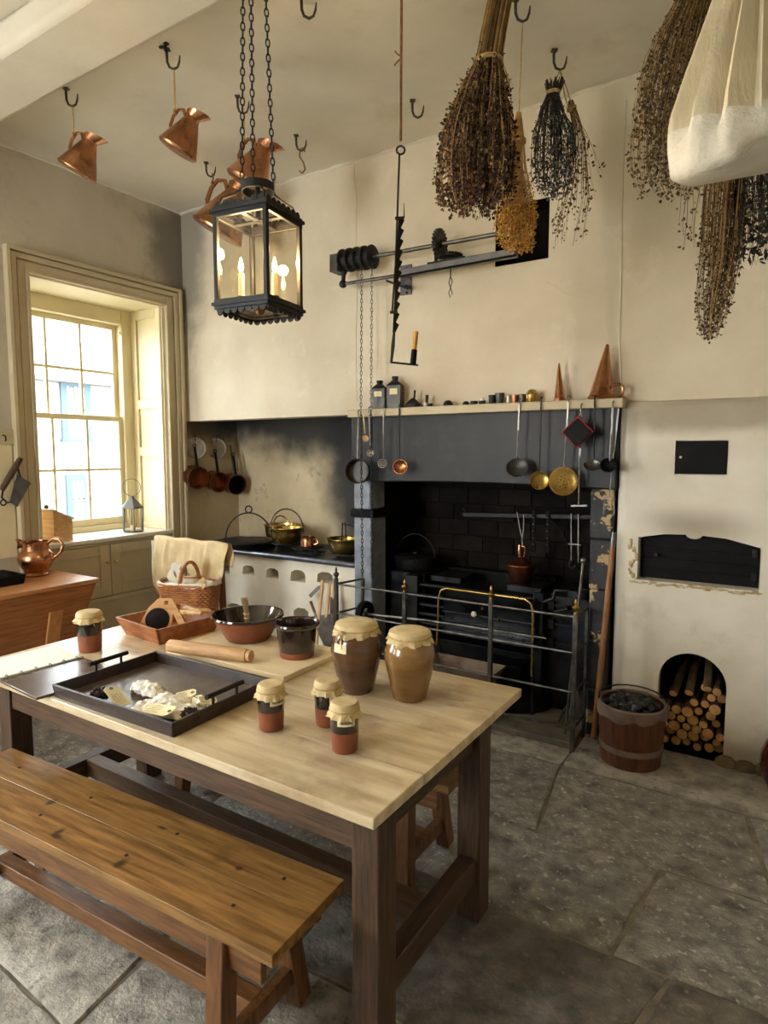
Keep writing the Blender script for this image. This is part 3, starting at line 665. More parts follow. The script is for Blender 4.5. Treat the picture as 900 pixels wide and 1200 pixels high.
for (px, py, rx, ry) in ((66, 980, .030, .016), (70, 974, .016, .030), (141, 1012, .022, .030), (280, 1018, .016, .014), (60, 940, .02, .03), (190, 970, .03, .01)):   # burn marks and knots
    q = bi_ @ onz(px, py, .45); stain_shade(bench_w, tuple(q), (rx, ry, .05), S(34, 22, 14), .85 if px < 300 else .6, inner=.2, outer=1.1, nscale=40, namt=.6)
dup(b1, (-1.785, 2.115, 0), (0, 0, R(0)), 'oak bench half hidden under the far side of the table')

# ================================================================== things on the table
def tz(px, py, z=TZ): return onz(px, py, z)
# --- small two-tone preserve jars with cloth covers
def cover(mb, r, z, drop, n=11, flare=1.22, seg=44, seed=0, top=.006):
    rr = random.Random(seed); ph = rr.uniform(0, 6)
    rows = []
    for (q, h, am) in ((0.001, top, 0), (.5, top + .001, 0), (.88, top, 0), (1.0, -.001, 0), (1.04, -.012, .005), (1.015, -.020, .012), (1.07, -.020 - drop * .35, .04), (flare, -.020 - drop, .085)):
        row = []
        for k in range(seg):
            a = 2 * math.pi * k / seg; f = 1 + am * math.sin(n * a + ph) + am * .5 * math.sin((n * 2 + 1) * a + ph * 2)
            dz = am * .12 * r * 10 * math.sin(3 * a + ph) * .5
            row.append((r * q * f * math.cos(a), r * q * f * math.sin(a), z + h + dz))
        rows.append(row)
    return mb.sheet(rows, closed=True)
def bow(mb, r, z, a, ln=.035, th=.0018):
    d = Vector((math.cos(a), math.sin(a), 0)); s = Vector((-math.sin(a), math.cos(a), 0)); o = d * (r + .003) + Vector((0, 0, z))
    mb.tube([o, o + s*.01 + d*.004 - V(0,0,ln*.4), o + s*.014 + d*.007 - V(0,0,ln)], th, 5)
    mb.tube([o, o - s*.012 + d*.005 - V(0,0,ln*.3), o - s*.010 + d*.006 - V(0,0,ln*.7)], th, 5)
    mb.tube([o, o + s*.014 + d*.006 + V(0,0,.006), o + s*.02 + d*.006 - V(0,0,.006), o], th, 5)
def small_jar(loc, label, face, seed, sc=1.0, lab=True):
    t = thing('preserve_jar', label, 'jar', loc, group='small preserve jars on the table')
    r, h = .042 * sc, .138 * sc
    part('lower_body', MB().lathe([(0, 0), (r*.86, 0), (r*.93, .004), (r*.97, h*.25), (r, h*.46)], 32), terracotta, t)
    part('glazed_body', MB().lathe([(r, h*.46), (r*1.012, h*.47), (r*1.02, h*.75), (r*.99, h*.88), (r*.9, h*.93), (r*.95, h), (0, h)], 32), black_glaze, t, label='dark glazed upper half')
    part('cloth_cover', cover(MB(), r*1.03, h + .006, .016 * sc, seed=seed), lidcloth, t, label='gathered cream cloth cover')
    m = MB().ring((0, 0, h - .010), r*1.06, .0022, seg=28, rs=6); bow(m, r*1.06, h - .010, face + .1); part('string', m, twine, t)
    if lab:
        m = MB(); rows = []
        for z in (h*.64, h*.80):
            rows.append([((r*1.03 + .0015) * math.cos(face + a), (r*1.03 + .0015) * math.sin(face + a), z) for a in [(-.62 + .124*i) for i in range(11)]])
        pl = part('paper_label', m.sheet(rows), paper, t)
        m = MB()
        for i in range(9):                                   # faint handwriting
            a = face - .45 + i * .1; z = h*.72
            m.tube([((r*1.03 + .0022)*math.cos(a + j*.02), (r*1.03 + .0022)*math.sin(a + j*.02), z + (.003 if j % 2 else -.003) * (1 + (i % 3) * .3)) for j in range(4)], .0007, 4)
        part('handwriting', m, ink, pl)
    return t
CAMA = lambda p: math.atan2(-p.y, -p.x)                      # direction from a point to the camera
for (px, py, lbl, sd, off, lb, sc) in ((318, 853, 'small terracotta and black jar beside the dark tray', 1, .55, True, 1.0),
        (384, 848, 'small terracotta and black jar with cloth cover beside the chestnut jar', 2, .75, True, 1.0),
        (404, 878, 'small terracotta and black jar with a paper label tied on its front', 3, .12, True, 1.0),
        (106, 762, 'small terracotta and black jar standing alone behind the ring binder', 4, 0, False, 1.22)):
    p = tz(px, py); small_jar(p, lbl, CAMA(p) + off, sd, sc, lb)
# --- two large crocks
def crock(loc, label, mt, sc, seed, withbow):
    t = thing('storage_jar', label, 'jar', loc)
    P = [(0, 0), (.056, 0), (.060, .004), (.068, .04), (.082, .10), (.090, .145), (.090, .172), (.082, .20), (.070, .217), (.069, .235), (.07, .240), (0, .240)]
    part('body', MB().lathe([(r*sc, z*sc) for r, z in P], 48), mt, t)
    part('cloth_cover', cover(MB(), .0735*sc, .243*sc, .02*sc, n=9, flare=1.12, seed=seed, top=.004), lidcloth, t, label='cream cloth cover tied over the mouth')
    m = MB().ring((0, 0, .226*sc), .0765*sc, .003, seg=36, rs=6)
    a = CAMA(loc) - .75
    if withbow: bow(m, .079*sc, .226*sc, a, .06, .0032)
    part('string', m, twine, t)
    m = MB(); rows = []
    for z in (.155*sc, .185*sc) if withbow else (.14*sc, .185*sc):
        rr = (.0905 if z < .172*sc else .0885) * sc + .001
        a0 = a - .25 if withbow else CAMA(loc) + .55
        rows.append([(rr*math.cos(a0 + .06*i), rr*math.sin(a0 + .06*i), z) for i in range(11)])
    if withbow: part('paper_label', m.sheet(rows), paper, t)
    return t
p = tz(418, 808); crock(p, 'chestnut brown glazed storage jar with cloth cover and tied bow', dark_glaze, 1.06, 7, True)
p = tz(480, 817); crock(p, 'golden brown glazed storage jar with cloth cover near the table end', brown_glaze, 1.02, 9, False)
# --- pastry board
bz = .022
A, B_, Cc = tz(345, 800), tz(388, 768), tz(215, 765)
bl = thing('pastry_board', 'pale wooden pastry board under the bowls and rolling pin', 'board', (-1.95, 1.97, TZ))
part('board', MB().b(-2.30, -1.605, 1.79, 2.19, TZ, TZ + bz), board_w, bl, w=True, bevel=.003)
TB = TZ + bz
# --- rolling pin
a, b = onz(197, 756, TB + .03), onz(291, 768, TB + .03); ax = (b - a); ln = ax.length; c = (a + b) / 2; c.z = TB + .0285
rp = thing('rolling_pin', 'plain wooden rolling pin lying along the pastry board', 'rolling pin', (c.x, c.y, TB), rz=math.atan2(ax.y, ax.x))
M_ = Matrix.Translation((0, 0, .0285)) @ Matrix.Rotation(R(90), 4, 'Y')
part('barrel', MB().lathe([(0, -ln/2), (.02, -ln/2), (.0265, -ln/2 + .008), (.0285, -ln/2 + .04), (.0285, ln/2 - .02), (.025, ln/2 - .006), (.0, ln/2 - .006)], 24, M_), pin_w, rp)
part('end_knob', MB().lathe([(0, ln/2 - .006), (.020, ln/2 - .006), (.024, ln/2 + .004), (.022, ln/2 + .014), (.012, ln/2 + .018), (0, ln/2 + .018)], 20, M_), pin_w, rp)
# --- bowl with a bundle whisk
c = onz(291, 748, TB); k = mpp(c); rb = 43 * k
bw_ = thing('mixing_bowl', 'wide terracotta mixing bowl with black glazed inside', 'bowl', (c.x, c.y, TB))
rb = .165
part('outer_body', MB().lathe([(0, 0), (rb*.58, 0), (rb*.60, .004), (rb*.80, .06), (rb*.95, .098), (rb*.97, .104)], 44), terracotta, bw_)
part('glazed_inside', MB().lathe([(rb*.97, .104), (rb*1.0, .106), (rb*1.015, .112), (rb*1.0, .119), (rb*.95, .118), (rb*.9, .10), (rb*.72, .055), (rb*.5, .02), (0, .016)], 44), black_glaze, bw_, label='black glazed rim and inside')
wh = thing('twig_whisk', 'small bundle of tied twigs standing in the mixing bowl', 'whisk', (c.x + .02, c.y - .02, TB + .03))
m = MB(); rw = random.Random(3)
for i in range(26):
    a = rw.uniform(0, 6.28); q = rw.uniform(.2, 1) * .014
    m.tube([(q*math.cos(a)*2.0, q*math.sin(a)*2.0, 0), (q*math.cos(a), q*math.sin(a), .05), (q*.9*math.cos(a) - .008, q*.9*math.sin(a), .11), (q*1.3*math.cos(a) - .02, q*1.3*math.sin(a), .15 + rw.uniform(0, .02))], .0022, 4)
part('twigs', m, mat('dry_twig', S(190, 166, 126), S(140, 114, 80), rough=.9, scale=30), wh)
part('binding', MB().ring((0, 0, .05), .016, .003, seg=16, rs=5).ring((-.003, 0, .075), .015, .003, seg=16, rs=5).ring((-.006, 0, .095), .015, .003, seg=16, rs=5), twine, wh)
# --- black glazed pot
c = onz(348, 768, TB); rb = .088
bp = thing('glazed_pot', 'black glazed straight-sided pot with bare terracotta foot', 'pot', (c.x, c.y, TB))
part('foot', MB().lathe([(0, 0), (rb*.80, 0), (rb*.82, .003), (rb*.84, .026)], 40), terracotta, bp)
part('body', MB().lathe([(rb*.84, .026), (rb*.86, .028), (rb*.92, .08), (rb*.96, .125), (rb*1.07, .132), (rb*1.12, .140), (rb*1.1, .148), (rb*1.02, .148), (rb*.94, .142), (rb*.9, .12), (rb*.8, .02), (0, .016)], 40), black_glaze, bp)
# --- wooden box with bits
A = tz(147, 741); F_ = tz(194, 757); Bq = tz(252, 741)
ux = (F_ - A); uy = (Bq - F_); la, lb = ux.length, uy.length
ang = math.atan2(ux.y, ux.x); cc = (A + Bq) / 2
bx = thing('wooden_tray_box', 'shallow reddish wooden box with flared sides at the table back', 'box', (cc.x, cc.y, TZ), rz=ang)
la, lb, hh = .30, .30, .085
def flared(l, wd, h, t, fl):
    out = []
    for (sx, sy) in ((0, -1), (0, 1), (1, 0), (-1, 0)):
        if sx == 0: v = [(-l/2, sy*wd/2, 0), (l/2, sy*wd/2, 0), (l/2 + fl, sy*(wd/2 + fl), h), (-l/2 - fl, sy*(wd/2 + fl), h)]; n_ = Vector((0, -sy, 0))
        else: v = [(sx*l/2, -wd/2, 0), (sx*l/2, wd/2, 0), (sx*(l/2 + fl), wd/2 + fl, h), (sx*(l/2 + fl), -wd/2 - fl, h)]; n_ = Vector((-sx, 0, 0))
        vi = [Vector(q) + n_ * t for q in v]; out.append(MB().add(v + vi, [(0, 1, 2, 3), (7, 6, 5, 4), (0, 4, 5, 1), (1, 5, 6, 2), (2, 6, 7, 3), (3, 7, 4, 0)]))
    return out
for s_ in flared(la, lb, hh, .012, .035): part('side_board', s_, box_w, bx, bevel=.0015)
part('base_board', MB().b(-la/2, la/2, -lb/2, lb/2, 0, .008), box_w, bx)
# a wooden mould with a disc, lying in the box
mo = thing('wooden_slicer', 'pale wooden slicer with a big dark round hole in the wooden box', 'slicer', (cc.x - .02, cc.y - .02, TZ + .070), rot=(R(72), 0, R(36)))
out = [(-.11, -.02), (-.075, .055), (-.03, .10), (.03, .10), (.055, .05), (.11, -.045)]
o = part('plate', MB().prism([(-.12, -.045), (.12, -.045), (.035, .10), (-.03, .10), (-.075, .055)], -.008, .008), pine, mo)
o.parent = None
cut(o, [MB().lathe([(0, -.02), (.011, -.02), (.011, .02), (0, .02)], 20, Matrix.Translation((.01, .078, 0))), MB().prism([(.04, -.03), (.075, -.03), (.045, .025)], -.02, .02)])
o.parent = mo
part('disc', MB().lathe([(0, -.010), (.055, -.010), (.058, -.004), (.058, .012), (.055, .014), (0, .014)], 36, Matrix.Translation((-.028, -.005, 0))), black_cloth, mo, label='black round disc')
for (dx, dy, r_, lbl) in ((-.09, -.05, .032, 'pale wooden ball lying in the wooden box'),):
    p = Vector((cc.x - .105, cc.y - .035, TZ + .058)); single('darning_ball', lbl, 'ball', MB().sphere((0, 0, 0), .032, 18, 12, (1.35, 1, .8)), spoon_w, p, rz=ang)
for i, (dx, dy, l_, a_) in enumerate(((.06, .05, .16, .4), (.09, .09, .14, 1.0), (.05, .10, .17, -.2))):
    p = Vector((cc.x + dx, cc.y + dy, TZ + .012 + .075))
    single('wooden_peg', ('pale turned wooden peg nearest the slicer in the wooden box', 'pale turned wooden peg against the far corner of the wooden box', 'pale turned wooden peg crossing under another in the wooden box')[i], 'peg', MB().tube([(-l_/2, 0, 0), (-l_*.3, 0, .003), (l_*.3, 0, .003), (l_/2, 0, 0)], [.009, .013, .013, .008], 10), spoon_w, (p.x, p.y, TZ + .095), rz=a_, group='turned pegs in the wooden box')
# --- open ring binder
c0, c1 = onz(-2, 800, TZ), onz(99, 773, TZ); d = (c1 - c0).normalized(); ang = math.atan2(d.y, d.x)
ctr = (c0 + c1) / 2
bi = thing('ring_binder', 'open ring binder with glossy brown page on the table', 'binder', (ctr.x, ctr.y, TZ), rz=ang)
part('page_cover', MB().box((.0, -.155, .006), (.335, .30, .010)), binder_m, bi, bevel=.002, label='glossy dark brown page')
part('open_page', MB().box((.0, .15, .005), (.335, .27, .008)), white_paper, bi, bevel=.002)
part('spine', MB().tube([(-.165, 0, .010), (.165, 0, .010)], .008, 10), pewter, bi)
for i in range(6): part('ring', MB().ring((-.14 + i*.056, 0, .010), .013, .0018, axis=(1, 0, 0), seg=14, rs=5), steel, bi)
# --- dark leather tray
ta, tbp, tc = tz(68, 820), tz(214, 870), tz(310, 808)
ux, uy = (tbp - ta), (tc - tbp); cen = (ta + tc) / 2; ang = math.atan2(ux.y, ux.x)
LA, LB = ux.length - .02, uy.length - .02
tr = thing('serving_tray', 'dark brown leather serving tray with two bar handles', 'tray', (cen.x, cen.y, TZ), rz=ang)
H_ = .05
part('base', MB().b(-LA/2, LA/2, -LB/2, LB/2, 0, .008), leather_in, tr)
for s_ in flared(LA, LB, H_, .010, .006): part('rim', s_, leather, tr, bevel=.0025)
for sx in (-1, 1):
    hd = part('handle', MB().tube([(sx*(LA/2 + .0), -.085, H_ + .032), (sx*(LA/2), .085, H_ + .032)], .0085, 12), iron, tr, label='black bar handle')
    for yy in (-.055, .055): part('post', MB().tube([(sx*LA/2, yy, H_ - .006), (sx*LA/2, yy, H_ + .032)], .005, 8), iron, hd)
TM = Matrix.Translation((cen.x, cen.y, TZ)) @ Matrix.Rotation(ang, 4, 'Z')
def on_tray(px, py, h=.012): return onz(px, py, TZ + h)
def bagmesh(L, r, seed, n=52, seg=40):
    rr = random.Random(seed); rows = []; ph = rr.uniform(0, 6)
    for i in range(n):
        t = i / (n - 1); x = -L/2 + L*t
        q = r * (.10 + .92 * math.sin(math.pi * min(1, t * 1.18)) ** .65) if t < .85 else r * (.30 + 1.1 * (t - .85) / .15 * .5)
        q *= 1 + .1 * math.sin(t * 9 + ph); row = []
        for k in range(seg):
            a = 2*math.pi*k/seg; f = 1 + .10 * math.sin(5*a + t*14 + ph) * (.5 + t) + .05 * math.sin(11*a - t*17)
            nv = noise.noise(Vector((x*60 + seed*5, math.cos(a)*1.6, math.sin(a)*1.6))); f *= 1 + .34*nv
            row.append((x, q*f*math.cos(a), max(.0, q*.72 + q*.75*f*math.sin(a))))
        rows.append(row)
    m = MB().sheet(rows, closed=True); m.f += [tuple(range(seg))[::-1], tuple((n-1)*seg + k for k in range(seg))]
    return m
def tagcard(t, a, loc, w=.11, h=.052, rot=(0, 0, 0), nm='paper_tag', lines=4):
    M2 = Matrix.Translation(loc) @ Euler(rot).to_matrix().to_4x4()
    poly = [(-w/2, -h/2), (w/2 - .012, -h/2), (w/2, -h/2 + .012), (w/2, h/2 - .012), (w/2 - .012, h/2), (-w/2, h/2)]
    o = part(nm, MB().prism(poly, 0, .0012, M2), paper, t)
    part('eyelet', MB().ring(M2 @ Vector((w/2 - .012, 0, .0014)), .0048, .0018, axis=M2.to_3x3() @ Vector((0, 0, 1)), seg=14, rs=5), iron, o)
    m = MB()
    for i in range(lines):
        y = h*.28 - i*h*.18; x = -w*.38
        pts = [M2 @ Vector((x + j*.006, y + (.0022 if j % 2 else -.001) * ((j * 7 + i) % 3), .0016)) for j in range(int(w*.55/.006))]
        m.tube(pts, .0004, 4)
    part('handwriting', m, ink, o)
bags = [((175, 815), .20, .034, R(18), 'knotted white linen bag with blank tag end lying in the tray', 1), ((205, 828), .19, .030, R(50), 'twisted white muslin bag with a paper tag across the tray', 2), ((232, 826), .16, .022, R(20), 'thin tied muslin bag beside the brush end in the tray', 3)]
for (pp, L, r, a, lb, sd) in bags:
    p = on_tray(*pp, h=.0085); t = thing('muslin_bag', lb, 'bag', (p.x, p.y, TZ + .0085), rz=ang + a - R(20), group='small linen bags in the tray')
    part('bag', bagmesh(L, r, sd), cloth_w, t)
    part('tie', MB().ring((L*.33, 0, r*.62), r*.62, .0025, axis=(1, 0, 0), seg=16, rs=5), twine, t)
lh = on_tray(196, 832); m = MB(); rows = []
for i in range(34):
    u = i/33*2 - 1; rows.append([(u*.125 + .012*noise.noise(Vector((u*4, j, 1))), (j/23*2 - 1)*.075*(1 - .25*u*u) + .012*noise.noise(Vector((u*3, j*.2, 7))), .004 + max(0, (1 - (u*u + (j/23*2-1)**2)*.6))*.022*(1 + 1.3*noise.noise(Vector((u*5.5, j*.42, 3))))) for j in range(24)])
single('linen_square', 'crumpled white linen square lying under the tag cards in the tray', 'cloth', m.sheet(rows), cloth_w, (lh.x, lh.y, TZ + .0085), rz=ang + R(14), smooth=80)
for (pp, rot, lb, w, h) in (((137, 817), (R(6), R(-17), R(168)), 'cream tag card with eyelet leaning on the dark brush in the tray', .12, .055), ((186, 833), (R(14), R(-6), R(0)), 'wide cream tag card lying on the linen in the tray', .13, .055), ((218, 815), (R(10), R(-10), R(45)), 'small cream tag card behind the knotted bag in the tray', .07, .05), ((244, 822), (R(20), R(10), R(60)), 'folded white paper twist at the tray handle', .06, .04)):
    p = onz(*pp, TZ + .036); t = thing('tag_card', lb, 'tag', (p.x, p.y, TZ + .040), rz=ang); tagcard(t, 0, (0, 0, 0), w, h, rot, 'card')
for (pp, lb) in (((117, 815), 'dark bristly scrubbing ball under the tag card in the tray'), ((224, 839), 'dark bristly scrubbing ball in the near corner of the tray')):
    p = onz(*pp, TZ + .03); m = MB(); rs_ = random.Random(pp[0])
    for i in range(240):
        d = Vector((rs_.gauss(0, 1), rs_.gauss(0, 1), rs_.gauss(0, 1))).normalized(); q = Vector((d.x*.033, d.y*.028, d.z*.022))
        m.tube([q*.4, q, q*1.07 + Vector((rs_.uniform(-1, 1), rs_.uniform(-1, 1), rs_.uniform(-1, 1)))*.004], .0018, 3)
    m.sphere((0, 0, 0), .026, 12, 8, (1, .85, .7)); single('scrubbing_ball', lb, 'brush', m, sugar_br, (p.x, p.y, TZ + .034), group='bristly balls in the tray')
# ================================================================== iron doors and niche in the oven wall
od = thing('bread_oven', 'wide arched bread oven mouth closed by a black iron door', 'oven', (-.385, 3.72, .96))
part('plate', xz([(-.668, .962), (-.102, .962), (-.102, 1.168), (-.25, 1.204), (-.40, 1.214), (-.55, 1.207), (-.668, 1.184)], 3.700, 3.722), iron_d, od, w=True, bevel=.003, label='black iron door')
m = MB()
for z in (1.005, 1.06, 1.12): m.b(-.66, -.115, 3.694, 3.701, z, z + .016)
part('strap', m, iron_d, od, w=True, bevel=.002)
for z in (1.02, 1.14): part('hinge', MB().b(-.135, -.110, 3.688, 3.700, z - .022, z + .022), iron, od, w=True, bevel=.002)
part('handle', MB().lathe([(0, .03), (.010, .028), (.012, .02), (.006, .012), (.006, 0)], 12, Matrix.Translation((-.585, 3.700, 1.095)) @ Matrix.Rotation(R(90), 4, 'X')), iron, od, w=True)
ud = thing('flue_door', 'small square black iron flue door high in the oven wall', 'flue door', (-.385, 3.66, 1.537))
part('plate', MB().b(-.504, -.266, 3.640, 3.668, 1.541, 1.711), iron_d, ud, w=True, bevel=.004)
part('knob', MB().lathe([(0, .02), (.007, .018), (.007, .008), (.004, 0)], 10, Matrix.Translation((-.478, 3.640, 1.628)) @ Matrix.Rotation(R(90), 4, 'X')), pewter, ud, w=True, label='small bright knob')
# stacked logs
logm = []
rl = random.Random(8)
for i in range(3):
    r = (.022, .026, .030)[i]
    body = mesh_of('log', MB().tube([(0, 0, 0), (0, .16, .002), (.004, .32, 0)], [r, r*1.03, r], 9)); body.materials.append(bark)
    end = mesh_of('cut_end', MB().lathe([(0, .002), (r*.5, .002), (r*.97, 0)], 9, Matrix.Rotation(R(90), 4, 'X')), 0); end.materials.append(cutwood)
    logm.append((r, body, end))
nl = 0
z = .035; row = 0
while z < .40:
    x = -.515 + (.027 if row % 2 else 0)
    while x < -.235:
        lim = .30 + .06 * math.sin(x * 17) + (.05 if x > -.35 else 0)
        if z < lim:
            r, bd, en = logm[rl.randrange(3)]
            lg = link('log', bd); lg.location = (x + rl.uniform(-.004, .004), 3.70 + rl.uniform(0, .07) + (.04 if z < .12 else 0), z + rl.uniform(-.003, .003))
            lg.rotation_euler = (rl.uniform(-.04, .04), rl.uniform(0, 6.28), rl.uniform(-.05, .05))
            tag(lg, 'cut round log with pale end stacked in the arched niche', 'log', 'logs stacked in the arched niche')
            e = link('cut_end', en); e.parent = lg; nl += 1
        x += rl.uniform(.050, .060)
    z += .049; row += 1
for i, (x, z, ry) in enumerate(((-.48, .315, .5), (-.40, .335, .75), (-.31, .375, .9))):
    r, bd, en = logm[0]; lg = link('log', bd); lg.location = (x, 3.74, z); lg.rotation_euler = (R(22 + 4*i), 0, R(-6 + 5*i))
    tag(lg, ('cut log tipped up at the bucket side of the niche stack', 'cut log tipped up in the middle on top of the niche stack', 'cut log tipped up highest on top of the niche stack')[i], 'log', 'logs stacked in the arched niche'); e = link('cut_end', en); e.parent = lg
# ------------------------------------------------------------------ coal bucket
bc = Vector((-.640, 3.455, .012)); bk = thing('coal_bucket', 'round staved wooden bucket with iron rim full of coal', 'bucket', bc)
ns = 16; r0, r1, hb = .152, .172, .315
for i in range(ns):
    a0, a1 = 2*math.pi*i/ns + .006, 2*math.pi*(i+1)/ns - .006; m = MB(); rows = []
    for (r, zz) in ((r0, 0), (r1, hb), (r1 - .014, hb), (r0 - .014, 0)):
        rows.append([(r*math.cos(a0 + (a1-a0)*j/3), r*math.sin(a0 + (a1-a0)*j/3), zz) for j in range(4)])
    rows.append(rows[0]); part('stave', m.sheet(rows), bucket_w, bk, smooth=30)
part('base', MB().lathe([(0, .012), (r0 - .01, .012), (r0 - .01, .024), (0, .024)], 32), bucket_w, bk)
def hoop(z0, z1, th=.004):
    f = lambda z: r0 + (r1 - r0) * z / hb
    return MB().lathe([(f(z0) + .0005, z0), (f(z0) + th, z0 + .002), (f(z1) + th, z1 - .002), (f(z1) + .0005, z1)], 48)
part('hoop', hoop(.075, .108), rust, bk)
m = MB().lathe([(r1 - .016, hb + .004), (r1 - .002, hb + .010), (r1 + .007, hb + .004), (r1 + .006, hb - .05)], 64, wob=lambda r, z, a: (r, z if z > hb - .03 else z + .016 * math.sin(5*a + 1) * math.sin(3*a) + .010 * noise.noise(Vector((math.cos(a)*5, math.sin(a)*5, 2)))*2))
part('rim_band', m, rust, bk, label='ragged rusty iron rim')
part('bail_handle', MB().tube([(r1*math.cos(R(200)) , r1*math.sin(R(200)), hb - .01)] + [(r1*.98*math.cos(R(200 - 180*t/10)), r1*.98*math.sin(R(200 - 180*t/10)), hb + .022 + .012*math.sin(math.pi*t/10)) for t in range(0, 11)] + [(r1*math.cos(R(20)), r1*math.sin(R(20)), hb - .01)], .004, 6), iron, bk)
cm = []
for i in range(4):
    b_ = bmesh.new(); bmesh.ops.create_icosphere(b_, subdivisions=2, radius=.034)
    for v in b_.verts:
        q = noise.noise(v.co * 26 + Vector((i*9, 3, 1))); v.co *= 1 + .4*q
        v.co = Vector((round(v.co.x/.013)*.013*.6 + v.co.x*.4, round(v.co.y/.013)*.013*.6 + v.co.y*.4, round(v.co.z/.013)*.013*.6 + v.co.z*.4))
    me = bpy.data.meshes.new('coal_lump'); b_.to_mesh(me); b_.free(); me.materials.append(charcoal); cm.append(me)
for i in range(26):
    a = i * 2.4; q = .130 * math.sqrt((i + .5) / 26)
    o = link('coal_lump', cm[i % 4]); o.location = bc + Vector((q*math.cos(a), q*math.sin(a), hb - .03 + .045*(1 - q/.15) + rl.uniform(-.008, .01))); o.rotation_euler = (rl.uniform(0, 6), rl.uniform(0, 6), rl.uniform(0, 6))
    s_ = rl.uniform(.75, 1.15); o.scale = (s_,)*3
    tag(o, 'glossy lump of black coal heaped in the bucket', 'coal', 'coal lumps in the bucket')
m = MB().lathe([(0, hb - .075), (r1 - .03, hb - .075), (r1 - .03, hb - .065), (0, hb - .055)], 24); part('coal_bed', m, charcoal, bk, kind='stuff')
# glazed jar at the right
j = thing('floor_jar', 'dark claret glazed earthenware jar standing on the floor by the oven wall', 'jar', onz(921, 930, .0) + Vector((0, .0, .012)))
part('body', MB().lathe([(0, 0), (.075, 0), (.08, .005), (.105, .06), (.118, .12), (.115, .18), (.095, .235), (.07, .262), (.066, .275), (.074, .288), (.07, .294), (.058, .285), (.06, .27), (0, .1)], 40), claret_glaze, j)

# ================================================================== the range
RY = 3.80
rg = thing('kitchen_range', 'blackleaded cast iron kitchen range in the fireplace recess', 'range', (-1.68, 4.0, .028))
part('body', MB().b(-2.40, -2.12, RY + .04, YA, .028, .80).b(-1.30, -.96, RY + .06, YA, .028, .77).b(-2.12, -1.30, RY + .10, YA, .028, .34), iron_g, rg, w=True, bevel=.008)
part('fire_back', MB().b(-2.12, -1.30, YA - .1, YA, .34, .80), iron_d, rg, w=True)
for zz in (.735, .66, .595, .53, .465):
    part('fire_bar', MB().tube([(-2.14, RY, zz), (-1.28, RY, zz)], .014, 10), iron_g, rg, w=True)
part('front_post', MB().b(-2.235, -2.13, RY - .04, RY + .06, .42, .80), iron_g, rg, w=True, bevel=.006)
part('front_post', MB().b(-1.305, -1.24, RY - .03, RY + .06, .10, .78), iron_g, rg, w=True, bevel=.006)
for (x, y) in ((-2.02, 3.9), (-1.45, 3.88)):
    part('hob_cheek', MB().b(x - .05, x + .18, y - .06, y + .2, .76, .80), iron_g, rg, w=True, bevel=.004)
for zz in (.70, .58, .46): part('hinge_strap', MB().b(-1.235, -1.19, RY + .028, RY + .045, zz - .03, zz + .03).b(-1.235, -1.06, RY + .04, RY + .062, zz - .008, zz + .008), iron, rg, w=True, bevel=.002)
part('latch', MB().tube([(-1.10, RY + .05, .70), (-1.10, RY - .01, .70), (-1.17, RY - .02, .675)], .012, 8), iron, rg, w=True)
part('ash_drum', MB().lathe([(0, .03), (.30, .03), (.30, .11), (.27, .125), (0, .125)], 40, Matrix.Translation((-1.50, 3.86, 0)) @ Matrix.Diagonal((1, .8, 1, 1))), iron_d, rg, w=True)
part('ash_drum_neck', MB().b(-1.62, -1.36, 3.72, 3.95, .12, .30), iron_d, rg, w=True, bevel=.01)
# plate warmer with brass rail
wm = thing('plate_warmer', 'black curved plate warmer with bent brass rail before the fire', 'plate warmer', (-1.61, 3.70, .3))
WY = 3.66
q = lambda px, py: ony(px, py, WY)
TL, TR, BL, BR_ = q(514, 690), q(625, 706), q(512, 756), q(623, 792)
m = MB(); rows = []
for i in range(9):
    t = i / 8; zz = TL.z - .005 - t * .30; yy = WY + .02 + .05 * math.sin(t * math.pi * .9) * (1 if t > .3 else t/.3)
    rows.append([(TL.x + .008 + (TR.x - TL.x - .016) * j / 6, yy, zz) for j in range(7)])
pb = part('plate', m.sheet(rows), iron_g, wm, w=True)
for zz in (.60, .54, .49): part('moulding', MB().tube([(TL.x + .01, WY + .035, zz), (TR.x - .01, WY + .035, zz)], .008, 8), iron_g, pb, w=True)
pts = [BL, q(513.5, 722), q(514, 700), q(517, 692), q(523, 689.5), q(560, 694.5), q(605, 700.5), q(616, 702.5), q(622, 707), q(624.5, 716), q(624, 750), BR_]
part('brass_rail', MB().tube(pts, .0085, 10), brass, wm, w=True, label='bent brass rail')
kp = ony(555, 720, WY); part('knob', MB().lathe([(0, .03), (.014, .027), (.019, .018), (.016, .008), (.008, 0)], 16, Matrix.Translation((kp.x, WY + .02, kp.z)) @ Matrix.Rotation(R(90), 4, 'X')), sill_m, wm, w=True, label='white porcelain knob')
for (px, py) in ((564, 714), (582, 727)):
    kp = ony(px, py, WY); part('hook_mount', MB().lathe([(0, .014), (.005, .012), (.009, 0)], 10, Matrix.Translation((kp.x, WY + .022, kp.z)) @ Matrix.Rotation(R(90), 4, 'X') @ Matrix.Diagonal((1, 1.8, 1, 1))), copper, wm, w=True)
for px in (514, 624):
    p = ony(px, 720, WY); part('foot_post', MB().tube([(p.x, WY + .03, .36), (p.x, WY + .03, .032)], .01, 8), iron, wm, w=True)
